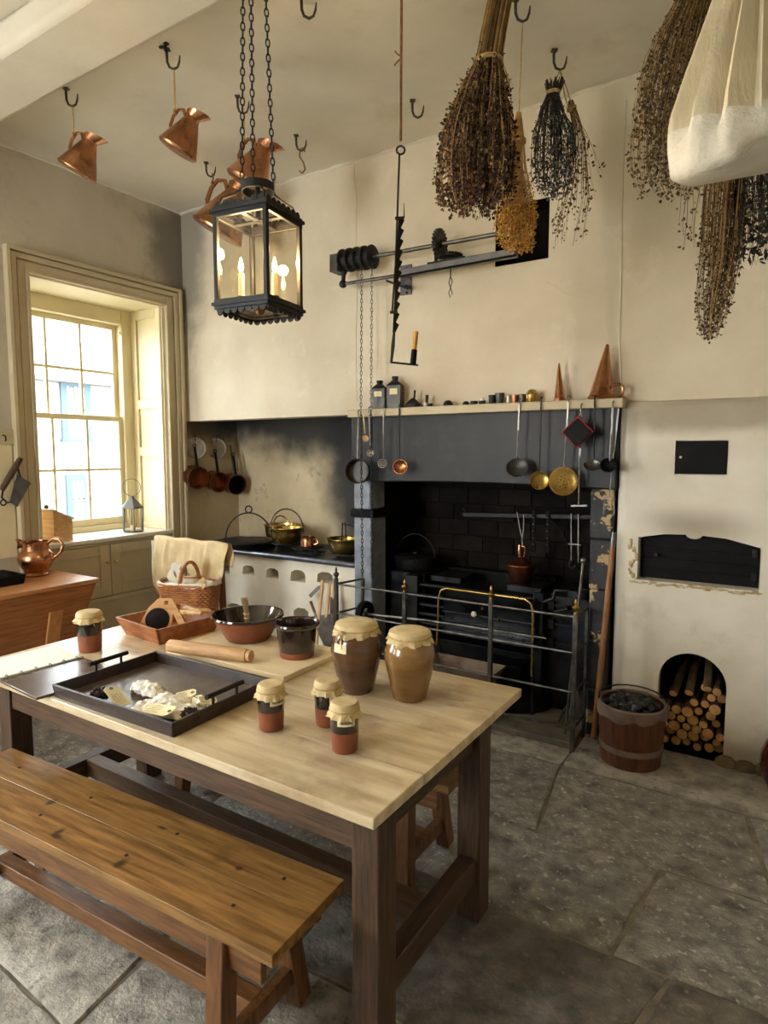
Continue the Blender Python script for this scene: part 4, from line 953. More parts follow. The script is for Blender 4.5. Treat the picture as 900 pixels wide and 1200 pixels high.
# dripping pan
c0, c1 = ony(508, 757, 3.60), ony(588, 772, 3.60)
dp = thing('dripping_pan', 'grey-brown iron dripping pan with flared sides before the range', 'pan', ((c0.x + c1.x)/2, 3.54, .22))
for s_ in flared(c1.x - c0.x - .08, .16, .10, .006, .045): part('side', s_, rust, dp)
part('base', MB().b(-(c1.x-c0.x)/2 + .04, (c1.x-c0.x)/2 - .04, -.08, .08, -.004, .004), rust, dp)
for sx in (-1, 1):
    for sy in (-1, 1): part('leg', MB().tube([(sx*.14, sy*.06, 0), (sx*.16, sy*.07, -.19)], .008, 8), iron_d, dp)
# cauldron on the left cheek
p = ony(486, 668, 4.0); ct = thing('iron_pot', 'black iron lidded pot with arched bail on the range top', 'pot', (p.x + .02, 3.98, .802))
part('body', MB().lathe([(0, 0), (.12, 0), (.145, .02), (.155, .07), (.15, .09)], 32), iron_d, ct)
part('lid', MB().lathe([(.158, .088), (.162, .094), (.155, .10), (.10, .108), (.02, .115), (.02, .13), (0, .13)], 32), iron, ct)
part('bail_handle', MB().tube([(.16*math.cos(R(a)), 0, .09 + .17*math.sin(R(a))) for a in range(0, 181, 12)], .005, 6), iron, ct)
# copper pot with upright handle
p = ony(610, 690, 3.96); cp = thing('lidded_copper_pot', 'lidded copper pot with upright handle on the range', 'pot', (p.x, 3.96, .802))
k = mpp(p) 
rr = 16.5 * k
part('body', MB().lathe([(0, 0), (rr*.72, 0), (rr*.78, .008), (rr*.96, .09), (rr, .105), (rr*1.04, .112)], 32), copper_d, cp)
ld = part('lid', MB().lathe([(rr*1.06, .110), (rr*1.06, .118), (rr*.8, .128), (rr*.35, .150), (rr*.2, .165), (0, .165)], 32), copper_d, cp)
part('lid_knob', MB().tube([(-.01, 0, .16), (-.014, 0, .21), (-.012, 0, .245)], [.012, .015, .01], 10).tube([(.02, 0, .165), (.026, 0, .20), (.022, 0, .235), (-.006, 0, .235)], .006, 8), copper, ld)
# crane bar with pot hooks
cr = thing('chimney_crane', 'long black iron crane bar with curved brace in the fireplace', 'crane', ony(690, 608, 4.05))
A, B_ = ony(543, 603, 4.05), ony(697, 606, 4.05)
part('bar', MB().bar(A, B_, .022, .03), iron, cr, w=True, bevel=.003)
part('tip', MB().ring(A + Vector((.0, 0, .02)), .018, .006, axis=(0, 1, 0), seg=12, a0=60, a1=320), iron, cr, w=True)
part('brace', MB().tube([ony(x, y, 4.05) for x, y in ((648, 612), (657, 620), (664, 635), (667, 650), (672, 662), (686, 672))], .008, 8), iron_d, cr, w=True)
for i, (px, y1_) in enumerate(((625.5, 647), (642, 648))):
    t0 = ony(px, 603, 4.03); t1 = ony(px, y1_, 4.03)
    pt = thing('pot_hanger', ('notched black iron pot hanger beside the copper pot hook', 'notched black iron pot hanger beside the double-rod grid')[i], 'pot hanger', t0, group='pot hangers on the crane bar')
    part('strap', MB().bar(t0 + Vector((0, 0, .03)), t1, .022, .008, up=(0, 1, 0)), iron_d, pt, w=True, bevel=.002)
    m = MB()
    for j in range(5): zz = t0.z - .02 - j * .045; m.sphere((t0.x + .004, 4.022, zz), .014, 8, 6, (1, .5, .9))
    part('notches', m, iron, pt, w=True)
t0, t1 = ony(674, 606, 4.02), ony(674, 662, 4.02)
gr = thing('hanging_grid', 'double-rod iron hanging grid at the end of the crane', 'hanging grid', t0)
for dx in (-.025, .02): part('rod', MB().tube([t0 + Vector((dx, 0, .02)), t1 + Vector((dx, 0, .02))], .005, 6), steel, gr, w=True)
part('cross_bar', MB().bar(t0 + Vector((-.04, 0, -.175)), t0 + Vector((.04, 0, -.175)), .01, .008), steel, gr, w=True)
part('hook_end', MB().tube([t1 + Vector((-.03, 0, .03)), t1 + Vector((-.034, -.01, -.01)), t1 + Vector((-.01, -.02, -.025)), t1 + Vector((.01, -.02, 0))], .007, 6), iron, gr, w=True)
t0 = ony(608, 601, 4.0); hk = thing('pot_fork', 'thin steel pot hook hanging over the copper pot', 'hook', t0)
part('rod', MB().tube([ony(x, y, 4.0) for x, y in ((606, 600), (609, 618), (612, 632), (612.5, 645))], .004, 6), steel, hk, w=True)
part('second_rod', MB().tube([ony(x, y, 4.0) for x, y in ((614, 603), (613.5, 620), (612, 632))], .004, 6), steel, hk, w=True)
# round trivet on swing arm
p = ony(668, 694, 3.74); tv = thing('swing_trivet', 'round black iron swing trivet at the right of the range', 'trivet', p)
part('ring', MB().ring(p + Vector((.05, .02, .01)), .062, .008, seg=24, rs=6).ring(p + Vector((.05, .02, .01)), .035, .006, seg=20, rs=6), iron, tv, w=True)
part('collar', MB().lathe([(.062, -.03), (.068, -.03), (.068, .015), (.062, .015)], 24, Matrix.Translation(p + Vector((.05, .02, 0)))), iron, tv, w=True)
part('arm', MB().tube([p + Vector((-.02, .02, .0)), p + Vector((-.09, .0, .0)), p + Vector((-.1, .0, -.05)), p + Vector((-.16, .0, -.08))], .012, 8).b(p.x - .10, p.x + .1, p.y, p.y + .1, p.z - .05, p.z - .035), iron, tv, w=True)
# spit wheel on its axle
p = ony(427.5, 719.5, 3.50); sw = thing('spit_wheel', 'black iron spit wheel on a long steel axle before the range', 'spit', p)
k = mpp(p)
part('wheel', MB().lathe([(.045, -.012), (.078, -.014), (.088, -.020), (.092, 0), (.088, .020), (.078, .014), (.045, .012), (.045, -.012)], 36, Matrix.Translation(p) @ Matrix.Rotation(R(90), 4, 'Y')), iron_d, sw, w=True)
m = MB().lathe([(0, -.02), (.018, -.02), (.018, .02), (0, .02)], 16, Matrix.Translation(p) @ Matrix.Rotation(R(90), 4, 'Y'))
for i in range(4): a = R(45 + 90*i); m.bar(p, p + Vector((0, .05*math.cos(a), .05*math.sin(a))), .012, .010, up=(1, 0, 0))
part('hub', m, steel, sw, w=True)
part('axle', MB().tube([p, ony(500, 727, 3.52), ony(640, 748, 3.54)], [.011, .010, .006], 8), steel, sw, w=True)

# ================================================================== fender
fy = 3.378
fe = thing('fireguard', 'tall openwork steel fireguard with brass finials around the hearth', 'fireguard', (-1.7, fy, 0))
posts = [(-2.545, .80), (-2.005, .775), (-1.42, .80), (-.93, .785)]
rails = [.765, .565, .345, .135]
def finial(x, y, z, mt):
    return part('finial', MB().lathe([(.010, 0), (.013, .004), (.009, .010), (.018, .024), (.022, .034), (.014, .044), (.007, .050), (.010, .060), (.004, .078), (0, .085)], 14, Matrix.Translation((x, y, z))), mt, fe, w=True)
for i, (x, zt) in enumerate(posts):
    part('post', MB().bar((x, fy, .0), (x, fy, zt), .024, .024, up=(0, 1, 0)), fender_steel, fe, w=True, bevel=.003)
    finial(x, fy, zt, brass if i else fender_steel)
for zr in rails: part('rail', MB().tube([(posts[0][0], fy, zr), (posts[-1][0], fy, zr)], .0075, 8), fender_steel, fe, w=True)
for x, ye in ((posts[0][0], YB - .08), (posts[-1][0], YB - .09)):
    for zr in rails: part('return_rail', MB().tube([(x, fy, zr), (x + (.05 if x < -2 else 0), ye, zr)], .0075, 8), fender_steel, fe, w=True)
    part('rear_post', MB().bar((x + (.05 if x < -2 else 0), ye, 0), (x + (.05 if x < -2 else 0), ye, .77), .016, .016, up=(0, 1, 0)), fender_steel, fe, w=True)
# fire irons inside the guard
def leaning(px0, py0, y0, px1, py1, y1): return ony(px0, py0, y0), ony(px1, py1, y1)
a, b = leaning(692, 662, 3.60, 676, 745, 3.52)
f0 = onz(660, 846, .03); f1 = ony(672, 768, 3.52)
t = thing('fire_tongs', 'steel fire tongs leaning in the corner of the fireguard', 'tongs', f0)
part('shaft', MB().tube([f0 + Vector((.03, 0, .10)), f1, f1 + (f1 - f0) * .25], .007, 8), steel, t, w=True)
for dx in (-.025, .03): part('prong', MB().tube([f0 + Vector((.03, 0, .12)), f0 + Vector((.03 + dx, 0, .08)), f0 + Vector((dx, 0, 0))], .006, 6), steel, t, w=True)
f0 = onz(681, 845, .04) + Vector((-.035, .02, 0)); f1 = ony(690, 765, 3.56) + Vector((-.05, 0, 0))
t = thing('fire_shovel', 'steel ash shovel with rounded pan behind the fireguard post', 'shovel', f0)
part('shaft', MB().tube([f0 + Vector((0, .04, .12)), f1, f1 + (f1 - f0)*.15], .007, 8), steel, t, w=True)
m = MB(); rows = []
for i in range(7):
    tt = i / 6; hw = .055 * (1 - .25*abs(tt - .4)); rows.append([f0 + Vector((hw*s_/3, .01 + .03*tt - .012*(1 - (s_/3)**2), .0 + .17*tt)) for s_ in range(-3, 4)])
part('pan', m.sheet(rows), steel, t, w=True)
for i, (px0, py0, px1, py1, lb) in enumerate(((694, 658, 678, 790, 'long steel poker standing against the right jamb'), (688, 700, 686, 840, 'black iron rake standing against the right jamb'))):
    a = ony(px0, py0, YB - .08) + Vector((-.05, 0, 0)); b = Vector((ony(px1, py1, YB - .14).x - .06, YB - .17, .03)); t = thing('fire_poker', lb, 'poker', b)
    part('shaft', MB().tube([b, a], .008, 8), steel if i == 0 else iron, t, w=True)
    part('knob', MB().sphere(a, .017, 12, 8, (1, 1, 1.2)), steel if i == 0 else iron, t, w=True)
# long wooden pole
top = ony(719, 628, YB - .09); bot = Vector((onz(697, 823, .02).x + .02, 3.52, .015)); bot = ony(697, 826, 3.56); bot.z = .03
st = thing('oven_peel_pole', 'long brown wooden pole leaning between jamb and oven wall', 'pole', bot)
part('shaft', MB().tube([bot, bot.lerp(top, .5), bot.lerp(top, .97)], [.017, .016, .014], 10), mat('brown_pole', S(128, 82, 46), S(160, 110, 66), rough=.5, scale=8, stretch=(6, 6, 1)), st, w=True)
part('ferrule', MB().tube([bot.lerp(top, .95), top + Vector((0, 0, .02))], [.015, .012], 10), steel, st, w=True)

# ================================================================== pans on the hob
HZ = .865
def trivet(loc, label, r=.10, h=.055):
    t = thing('hob_trivet', label, 'trivet', loc, group='iron trivets on the hob')
    part('ring', MB().ring((0, 0, h), r, .007, seg=24, rs=6), iron, t)
    for i in range(3): a = R(30 + 120*i); part('leg', MB().tube([(r*math.cos(a), r*math.sin(a), h), (r*1.08*math.cos(a), r*1.08*math.sin(a), 0)], .006, 6), iron, t)
    return t
def bail(r, z, h, th=.006, n=16, ry=0): return MB().tube([(r*math.cos(math.pi*i/n), .0, z + h*math.sin(math.pi*i/n)) for i in range(n + 1)], th, 8)
# griddle
p = onz(287, 634, HZ + .05); gd = thing('girdle_plate', 'round black iron girdle with hooped handle and ring', 'griddle', (p.x + .05, min(p.y, 4.05), HZ))
part('plate', MB().lathe([(0, .045), (.20, .045), (.21, .05), (.21, .062), (.20, .066), (0, .062)], 40), iron, gd)
part('foot_ring', MB().lathe([(.15, 0), (.16, 0), (.155, .046), (.145, .046)], 30), iron_d, gd)
part('hoop_handle', bail(.205, .06, .23), iron, gd)
part('hanging_ring', MB().ring((0, 0, .318), .028, .006, axis=(0, 1, 0), seg=18), iron, gd)
for o in gd.children: pass
gd.rotation_euler = (0, 0, R(25))
# brass pans
def brass_pan(loc, label, r, h, hb_, rz, mt=brass, handle=iron):
    t = thing('brass_pan', label, 'pan', loc, rz=rz, group=None)
    part('body', MB().lathe([(0, 0), (r*.78, 0), (r*.84, .008), (r*.95, h*.6), (r, h*.92), (r*1.07, h), (r*1.07, h + .006), (r*.98, h), (r*.92, h*.6), (r*.8, .014), (0, .010)], 40), mt, t)
    if hb_: part('bail_handle', bail(r*1.05, h*.86, hb_), handle, t)
    for s in (-1, 1): part('lug', MB().sphere((s*r*1.03, 0, h*.84), .014, 10, 6, (.6, 1, 1.2)), handle, t)
    return t
z1 = HZ + .058
p = onz(334, 636, z1); trivet((p.x, p.y + .02, HZ), 'iron trivet carrying the front brass pan', .115)
brass_pan((p.x, p.y + .02, z1 + .006), 'polished brass preserving pan with tall iron bail', .132, .115, .17, R(25), handle=steel)
p2 = onz(326, 628, z1); brass_pan((ony(325, 628, 4.12).x + .05, 4.12, HZ + .003), 'brass pan standing behind the tall-handled brass pan', .145, .16, .10, R(-20), handle=brass)
p = onz(361, 641, z1 - .01); trivet((p.x, p.y, HZ), 'iron trivet under the little copper pan', .07, .045)
t = thing('small_copper_pan', 'little copper saucepan with side handle on the hob', 'pan', (p.x, p.y, HZ + .052))
part('body', MB().lathe([(0, 0), (.055, 0), (.062, .006), (.06, .05), (.055, .075), (.058, .082), (.05, .08), (.05, .012), (0, .008)], 32), copper, t)
part('handle', MB().tube([(.055, 0, .06), (.085, .01, .062), (.09, .01, .03), (.06, 0, .02)], .006, 8), copper, t)
p = ony(403, 630, 3.84); 
t = brass_pan((p.x, min(p.y, 4.02), HZ + .036), 'shallow brass pan with iron hanging fork beside the jamb', .125, .10, 0, 0)
trivet((p.x, min(p.y, 4.02), HZ), 'low iron trivet under the brass pan by the jamb', .09, .028)
h_ = thing('pan_fork', 'black iron two-rod fork standing in the brass pan', 'fork', (p.x, min(p.y, 4.02), HZ + .06))
for dx in (-.03, .03): part('rod', MB().tube([(dx, 0, -.01), (dx*.6, 0, .10), (dx*.4, 0, .20)], .005, 6), iron, h_)
part('arm', MB().tube([(.0, 0, .185), (.10, -.05, .185), (.20, -.1, .175)], .006, 6), iron, h_)
# small iron stands and a gridiron at the hob front
for (px, py, lb) in ((345, 652, 'low black iron stand at the hob front edge'), ):
    p = onz(368, 650, HZ); t = thing('iron_stand', lb, 'stand', (p.x, YB + .03, HZ))
    part('frame', MB().tube([(-.12, 0, 0), (-.12, 0, .05), (.02, 0, .05), (.02, 0, 0)], .007, 6).tube([(-.12, 0, .05), (-.12, .14, .05), (.02, .14, .05), (.02, 0, .05)], .006, 6), iron, t)
p = onz(398, 650, HZ); t = thing('gridiron', 'flat black gridiron with long handle on the hob', 'gridiron', (p.x - .20, YB + .10, HZ), rz=R(8)); t.scale = (.75,) * 3
m = MB()
for i in range(6): m.tube([(-.11, -.08 + .032*i, .02), (.11, -.08 + .032*i, .02)], .006, 6)
part('bars', m, iron, t); part('frame', MB().tube([(-.11, -.085, .02), (.11, -.085, .02), (.11, .085, .02), (-.11, .085, .02)], .007, 6, closed=True), iron, t)
part('handle', MB().tube([(-.11, 0, .022), (-.25, .02, .04)], .008, 8), iron, t)
for (x, y) in ((-.1, -.08), (.1, -.08), (.1, .08), (-.1, .08)): part('leg', MB().tube([(x, y, .02), (x, y, 0)], .005, 6), iron, t)

# tools standing against the hob front, at the end of the fireguard
def prop(name, label, cat, mbs, base):
    t = thing(name, label, cat, base)
    for nm, mb, mt in mbs: part(nm, mb, mt, t, w=True)
    return t
g = lambda px, py, Y: ony(px, py, Y)
prop('steel_shovel_blade', 'broad polished steel ash shovel leaning on the white hob front', 'shovel', [
    ('blade', MB().add([g(366, 722, 3.55), g(391, 719, 3.55), g(390, 755, 3.50), g(383, 763, 3.50), g(374, 745, 3.51), g(366, 722, 3.556), g(391, 719, 3.556), g(390, 755, 3.506), g(383, 763, 3.506), g(374, 745, 3.516)], [(0, 1, 2, 3, 4), (9, 8, 7, 6, 5), (0, 5, 6, 1), (1, 6, 7, 2), (2, 7, 8, 3), (3, 8, 9, 4), (4, 9, 5, 0)]), steel),
    ('handle', MB().tube([g(369, 718, 3.55), g(364, 705, 3.57)], [.010, .012], 8), mat('brown_handle', S(96, 62, 38), S(130, 90, 56), rough=.5, scale=20)), ('neck', MB().tube([g(372, 728, 3.545), g(369, 718, 3.55)], .008, 8), steel)], g(385, 762, 3.50))
for (px0, py0, px1, py1, lb) in ((378, 680, 370, 718, 'pale wooden tong leg leaning by the ash shovel'), (386, 684, 379, 720, 'pale wooden tong leg beside its twin against the hob')):
    prop('wooden_batten', lb, 'stick', [('stick', MB().bar(g(px0, py0, 3.60), g(px1, py1 + 45, 3.50), .020, .014, up=(0, 1, 0)), spoon_w)], g(px1, py1 + 45, 3.50))
prop('scoop', 'long grey tin scoop leaning by the stove vent', 'scoop', [('blade', MB().bar(g(374, 688, 3.62), g(363, 699, 3.60), .028, .004, up=(0, 1, 0)), zinc), ('handle', MB().tube([g(374, 688, 3.62), g(380, 681, 3.63)], .006, 6), zinc)], g(365, 697, 3.60))
prop('brown_paddle', 'dark brown wooden paddle standing behind the fireguard end', 'paddle', [('blade', MB().bar(g(391, 700, 3.58), g(389, 755, 3.52), .05, .012, up=(0, 1, 0)), oak_d), ('handle', MB().tube([g(391.5, 678, 3.60), g(391, 702, 3.58)], .010, 8), spoon_w)], g(389, 755, 3.52))
# ================================================================== saucepans and lids on the alcove side wall
for (px, py, lb) in ((229, 525, 'round tinned lid hanging by the window casing'), (253.5, 525.5, 'round tinned lid overlapping its neighbour, further from the window')):
    p = onx(px, py, XL + (.022 if px < 240 else .012)); k = mpp(p); r_ = .095
    t = thing('pan_lid', lb, 'lid', p, rot=(0, R(86), R(-24)), group='tinned lids on the alcove wall')
    part('disc', MB().lathe([(0, .004), (r_*.82, .004), (r_*.86, .010), (r_*.95, .012), (r_, .006), (r_*.98, 0), (0, -.002)], 40), pewter, t)
    part('hanger', MB().tube([(-r_*.6, 0, .006), (-r_*1.0, 0, .010), (-r_*1.25, 0, .004), (-r_*1.3, 0, -.01)], .004, 6), iron, t)
for (px, py, lb, mt, r_) in ((229, 559, 'copper saucepan under the lid by the window casing', copper_d, .092), (253, 564, 'copper saucepan between two others on the alcove wall', copper_d, .088), (274, 567, 'copper saucepan with blackened inside in the alcove corner', copper_d, .090)):
    p = onx(px, py, XL + .10); p.y = min(p.y, 4.18)
    t = thing('hanging_saucepan', lb, 'saucepan', p, rot=(0, R(97), R(-14)), group='copper saucepans on the alcove wall')
    part('body', MB().lathe([(0, -.075), (r_*.92, -.075), (r_, -.068), (r_, .05), (r_*1.05, .055), (r_*1.05, .060), (r_*.97, .058), (r_*.95, -.02), (0, -.02)], 36), mt, t)
    if '274' in str(px): part('inside', MB().lathe([(0, .0), (r_*.93, .0), (r_*.955, .055)], 32), soot_shade, t)
    part('handle', MB().bar((-r_*.98, 0, .03), (-r_ - .16, 0, -.03), .022, .007, up=(0, 0, 1)), iron, t)
    part('hanging_eye', MB().ring((-r_ - .175, 0, -.034), .014, .004, axis=(0, 0, 1), seg=12), iron, t)
t = thing('iron_skillet', 'dark iron long-handled pan hanging in the alcove corner', 'pan', onx(272, 535, XL + .03))
part('handle', MB().bar(onx(270, 522, XL + .03), onx(274, 552, XL + .05), .02, .006, up=(1, 0, 0)), steel, t, w=True)
part('second_handle', MB().bar(onx(275, 530, XL + .03), onx(279, 552, XL + .06), .016, .006, up=(1, 0, 0)), pewter, t, w=True)
# ================================================================== on the mantel shelf
SZ = 1.945; SY = YB - .068
def sp(px): 
    p = ony(px, 474, SY); return Vector((p.x, SY, SZ))
def smpp(px): return mpp(ony(px, 474, SY))
for (px, lb, hp) in ((445, 'dark tin canister with paper label at the end of the mantel shelf', 33), (463, 'taller dark tin canister with paper label beside its twin', 37)):
    k = smpp(px); w_ = 18.5 * k; h = hp * k; t = thing('tea_canister', lb, 'canister', sp(px), rz=R(12))
    part('body', MB().box((0, 0, h*.36), (w_*.92, w_*.66, h*.72)), canister_m, t, bevel=.003)
    part('shoulder', MB().box((0, 0, h*.79), (w_*.40, w_*.40, h*.14)).add([(-w_*.46, -w_*.33, h*.72), (w_*.46, -w_*.33, h*.72), (w_*.46, w_*.33, h*.72), (-w_*.46, w_*.33, h*.72), (-w_*.13, -w_*.13, h*.88), (w_*.13, -w_*.13, h*.88), (w_*.13, w_*.13, h*.88), (-w_*.13, w_*.13, h*.88)], [(0, 1, 5, 4), (1, 2, 6, 5), (2, 3, 7, 6), (3, 0, 4, 7), (4, 5, 6, 7)]), iron, t)
    part('cap', MB().lathe([(0, h*.86), (w_*.16, h*.86), (w_*.19, h*.9), (w_*.22, h*.97), (w_*.2, h), (0, h)], 20), iron, t)
    part('paper_label', MB().box((0, -w_*.332, h*.52), (w_*.5, .002, h*.18)), paper, t)
p = sp(484); k = smpp(484)
t = thing('oil_can', 'squat dark tin oil can with thin spout on the mantel shelf', 'oil can', p)
part('body', MB().lathe([(0, 0), (9*k, 0), (9.2*k, 4*k), (5*k, 8*k), (2*k, 11*k), (0, 11*k)], 24), iron, t)
part('spout', MB().tube([(1*k, 0, 9*k), (2*k, 0, 14*k), (2.4*k, 0, 20*k)], [1.6*k, 1.1*k, 1.4*k], 8), iron, t)
p = sp(499); t = thing('pestle_cup', 'small grey tin cup with a dark handle sticking out', 'cup', p); k = smpp(499)
part('cup', MB().lathe([(0, 0), (3.2*k, 0), (3.6*k, 5*k), (3.2*k, 5*k), (2.8*k, .6*k), (0, .6*k)], 18), pewter, t)
part('handle', MB().tube([(1*k, 0, 2*k), (1.6*k, 0, 14*k)], [1.4*k, 2*k], 8), iron, t); part('saucer', MB().lathe([(0, 0), (2.5*k, 0), (3*k, 4*k), (0, 4*k)], 14, Matrix.Translation((6*k, 0, 0))), iron, t)
def simple(px, name, lb, cat, prof, mt, seg=24):
    k = smpp(px); return single(name, lb, cat, MB().lathe([(r*k, z*k) for r, z in prof], seg), mt, sp(px))
dome = [(0, 0), (5.6, 0), (5.9, 1.2), (5.2, 4), (3, 6.4), (0, 7)]
simple(525, 'jelly_mould', 'lone small black domed mould on the mantel shelf', 'mould', dome, iron)
simple(546, 'jelly_mould', 'small black domed mould left of a flat black tin', 'mould', [(0, 0), (4.2, 0), (4.4, 1), (3.8, 3), (2, 4.6), (0, 5)], iron)
simple(555.5, 'patty_tin', 'flat round black patty tin on the mantel shelf', 'tin', [(0, 0), (4.0, 0), (4.4, 4.6), (4.0, 4.6), (3.6, .6), (0, .6)], iron)
t = simple(565, 'patty_tin', 'flat black patty tin holding a pale egg-shaped knob', 'tin', [(0, 0), (4.0, 0), (4.4, 4.4), (0, 4.4)], iron)
k = smpp(565); part('pale_knob', MB().sphere((0, 0, 5.5*k), 2.6*k, 12, 8, (1, 1, 1.0)), cloth_w, t)
simple(577, 'iron_mug', 'dark iron mug behind the grey beaker on the shelf', 'mug', [(0, 0), (4, 0), (4.6, 10.5), (4.2, 10.5), (3.6, .6), (0, .6)], iron)
simple(585.5, 'beaker', 'grey metal beaker with flared rim on the mantel shelf', 'beaker', [(0, 0), (4, 0), (4.6, 6), (5.6, 12.4), (5.2, 12.4), (4.2, 6), (3.6, .6), (0, .6)], darkpewter)
simple(596, 'tin_tube', 'narrow bright tin cylinder on the mantel shelf', 'tin', [(0, 0), (3, 0), (3, 9), (2.7, 9), (2.7, .5), (0, .5)], pewter)
simple(603.5, 'copper_cup', 'small copper cup between two tins on the shelf', 'cup', [(0, 0), (4.0, 0), (4.2, 9.5), (3.8, 9.5), (3.6, .6), (0, .6)], copper_d)
simple(612, 'dark_tin', 'short dark tin beside the ribbed brass mould', 'tin', [(0, 0), (4.0, 0), (4.2, 10), (3.8, 10), (3.6, .6), (0, .6)], darkpewter)
k = smpp(623); m = MB().lathe([(r*k, z*k) for r, z in ((0, 0), (5.4, 0), (6, 1), (6, 3), (6.6, 4), (6.2, 8), (6.8, 9.5), (6, 11), (4.5, 14), (2, 15.5), (0, 15.6))], 36, wob=lambda r, z, a: (r * (1 + .05*math.sin(12*a)), z))
single('brass_mould', 'ribbed brass jelly mould on the mantel shelf', 'mould', m, brass, sp(623))
def cone(px0, ptop, wpx, hpx, lb, tilt=(0, 0, 0), handle=False):
    k = smpp(px0); t = thing('copper_cone', lb, 'copper cone', sp(px0), rot=tilt)
    part('cone', MB().lathe([(0, .003), (wpx/2*k, 0), (wpx/2*k*1.03, .006), (wpx/2*k*.9, hpx*k*.08), (wpx*.09*k, hpx*k*.93), (wpx*.05*k, hpx*k), (0, hpx*k*1.0)], 28), copper, t)
    if handle: part('handle', MB().ring((wpx*.60*k, -.015, hpx*k*.17), wpx*.22*k, .008, axis=(0, 1, 0), seg=24, sy=1.1), copper, t)
    return t
cone(656, 0, 14, 44, 'slim pointed copper mulling cone standing on the mantel shelf', (0, R(-3), 0))
c = cone(705, 0, 30, 63, 'large copper beer warmer cone with ring handle at the shelf end', (R(0), R(5), 0), True); c.location = sp(704) + Vector((0, -.0, 0))

# ================================================================== utensils hung along the shelf edge
HY = YB - .145
def hung(name, lb, cat, ptop, pend, mt, r=.005, y0=HY, y1=None, strap=True):
    a = ony(*ptop, y0); b = ony(*pend, y1 if y1 else y0)
    t = thing(name, lb, cat, b)
    part('handle', MB().bar(a, a.lerp(b, .5), .009, .005, up=(0, 1, 0)).tube([a.lerp(b, .48), b], [r*.9, r*.75], 8), mt, t, w=True)
    part('hook', MB().tube([a, a + Vector((0, -.006, .02)), a + Vector((0, .008, .032)), a + Vector((0, .022, .03))], .004, 6), mt, t, w=True)
    return t, b
def bowl_part(t, c, rad, mt, rot, depth=.45, nm='bowl', sx=1.0, mt2=None):
    M_ = Matrix.Translation(c) @ Euler(rot).to_matrix().to_4x4() @ Matrix.Diagonal((sx, 1, 1, 1))
    pr = [(0, -rad*depth), (rad*.5, -rad*depth*.88), (rad*.85, -rad*depth*.45), (rad, 0), (rad*1.04, .002), (rad*.97, .002), (rad*.80, -rad*depth*.38), (rad*.45, -rad*depth*.76), (0, -rad*depth*.84)]
    return part(nm, MB().lathe(pr, 28, M_), mt, t, w=True)
face = (R(80), 0, R(28))                                      # bowl mouths turned to the room
t, b = hung('hanging_saucepan', 'deep tinned saucepan hanging at the left end of the shelf', 'saucepan', (420, 486), (419, 538), steel, .006); k = mpp(b)
c = ony(418, 552, HY - .05); M_ = Matrix.Translation(c) @ Euler((R(84), 0, R(18))).to_matrix().to_4x4(); r_ = .082
part('pan', MB().lathe([(0, -.08), (r_*.9, -.08), (r_*.97, -.07), (r_, 0), (r_*1.05, .003), (r_*1.03, .006), (r_*.95, .002), (r_*.9, -.068), (0, -.070)], 36, M_), darkpewter, t, w=True)
t, b = hung('basting_spoon', 'long steel basting spoon hanging beside the tinned saucepan', 'spoon', (432.5, 482), (434, 522), steel); bowl_part(t, ony(434, 531, HY - .012), .024, pewter, face, .5, sx=1.0); t.children[-1].scale = (1, 1, 1)
t, b = hung('wooden_spoon', 'short pale spoon hanging half behind the saucepan handle', 'spoon', (426, 487), (428, 508), spoon_w, y0=HY + .02); bowl_part(t, ony(428, 514, HY + .01), .022, spoon_w, face, .4)
t, b = hung('wire_skimmer', 'thin steel skimmer with small wire head on the lintel', 'skimmer', (449.5, 480), (449.5, 537), steel, .004)
c = ony(448, 543, HY - .01); t_ = Euler(face).to_matrix() @ Vector((0, 0, 1))
part('wire_head', MB().ring(c, .028, .003, axis=t_, seg=20, rs=5).ring(c, .017, .002, axis=t_, seg=16, rs=5).ring(c, .008, .002, axis=t_, seg=12, rs=5), pewter, t, w=True)
t, b = hung('copper_ladle', 'copper-bowled ladle hanging on the left of the lintel', 'ladle', (468, 479), (468, 538), iron); bowl_part(t, ony(469, 547, HY - .015), .046, copper, face, .45)
t, b = hung('iron_ladle', 'broad dark ladle with pitted bowl under the shelf middle', 'ladle', (608.5, 473), (606, 538), steel); bowl_part(t, ony(606, 548, HY - .02), .062, darkpewter, (R(62), 0, R(15)), .5)
t, b = hung('brass_ladle', 'small round brass skimmer beside a larger brass skimmer', 'skimmer', (634, 472), (632, 552), iron); bowl_part(t, ony(632, 563, HY - .015), .052, brass, face, .3)
t, b = hung('brass_skimmer', 'large oval pierced brass skimmer under the shelf', 'skimmer', (666, 471), (661, 549), steel); sk = bowl_part(t, ony(660, 564, HY - .03), .078, brass, face, .22)
m = MB(); M_ = Matrix.Translation(ony(660, 564, HY - .03)) @ Euler(face).to_matrix().to_4x4()
for i in range(30):
    a = i * 2.4; q = .062 * math.sqrt((i + .5)/30); m.sphere(M_ @ Vector((q*math.cos(a), q*math.sin(a), -.014 + .10*q*q*2)), .0034, 6, 4)
part('piercing', m, soot_shade, sk, w=True)
a = ony(681, 482, HY - .01)
t = thing('pot_holder', 'black diamond pot holder with red braid edge hanging from a hook', 'pot holder', ony(677, 508, HY - .02))
c = ony(677, 506.5, HY - .02); hw = 19 * mpp(c)
M_ = Matrix.Translation(c) @ Matrix.Rotation(R(90), 4, 'X') @ Matrix.Rotation(R(45), 4, 'Z')
s2 = hw / math.sqrt(2) * 1.02
part('pad', MB().box((0, 0, 0), (s2*2*.86, s2*2*.86, .012)).xf(M_), black_cloth, t, w=True, bevel=.003)
m = MB(); cs = [(-s2, -s2), (s2, -s2), (s2, s2), (-s2, s2)]
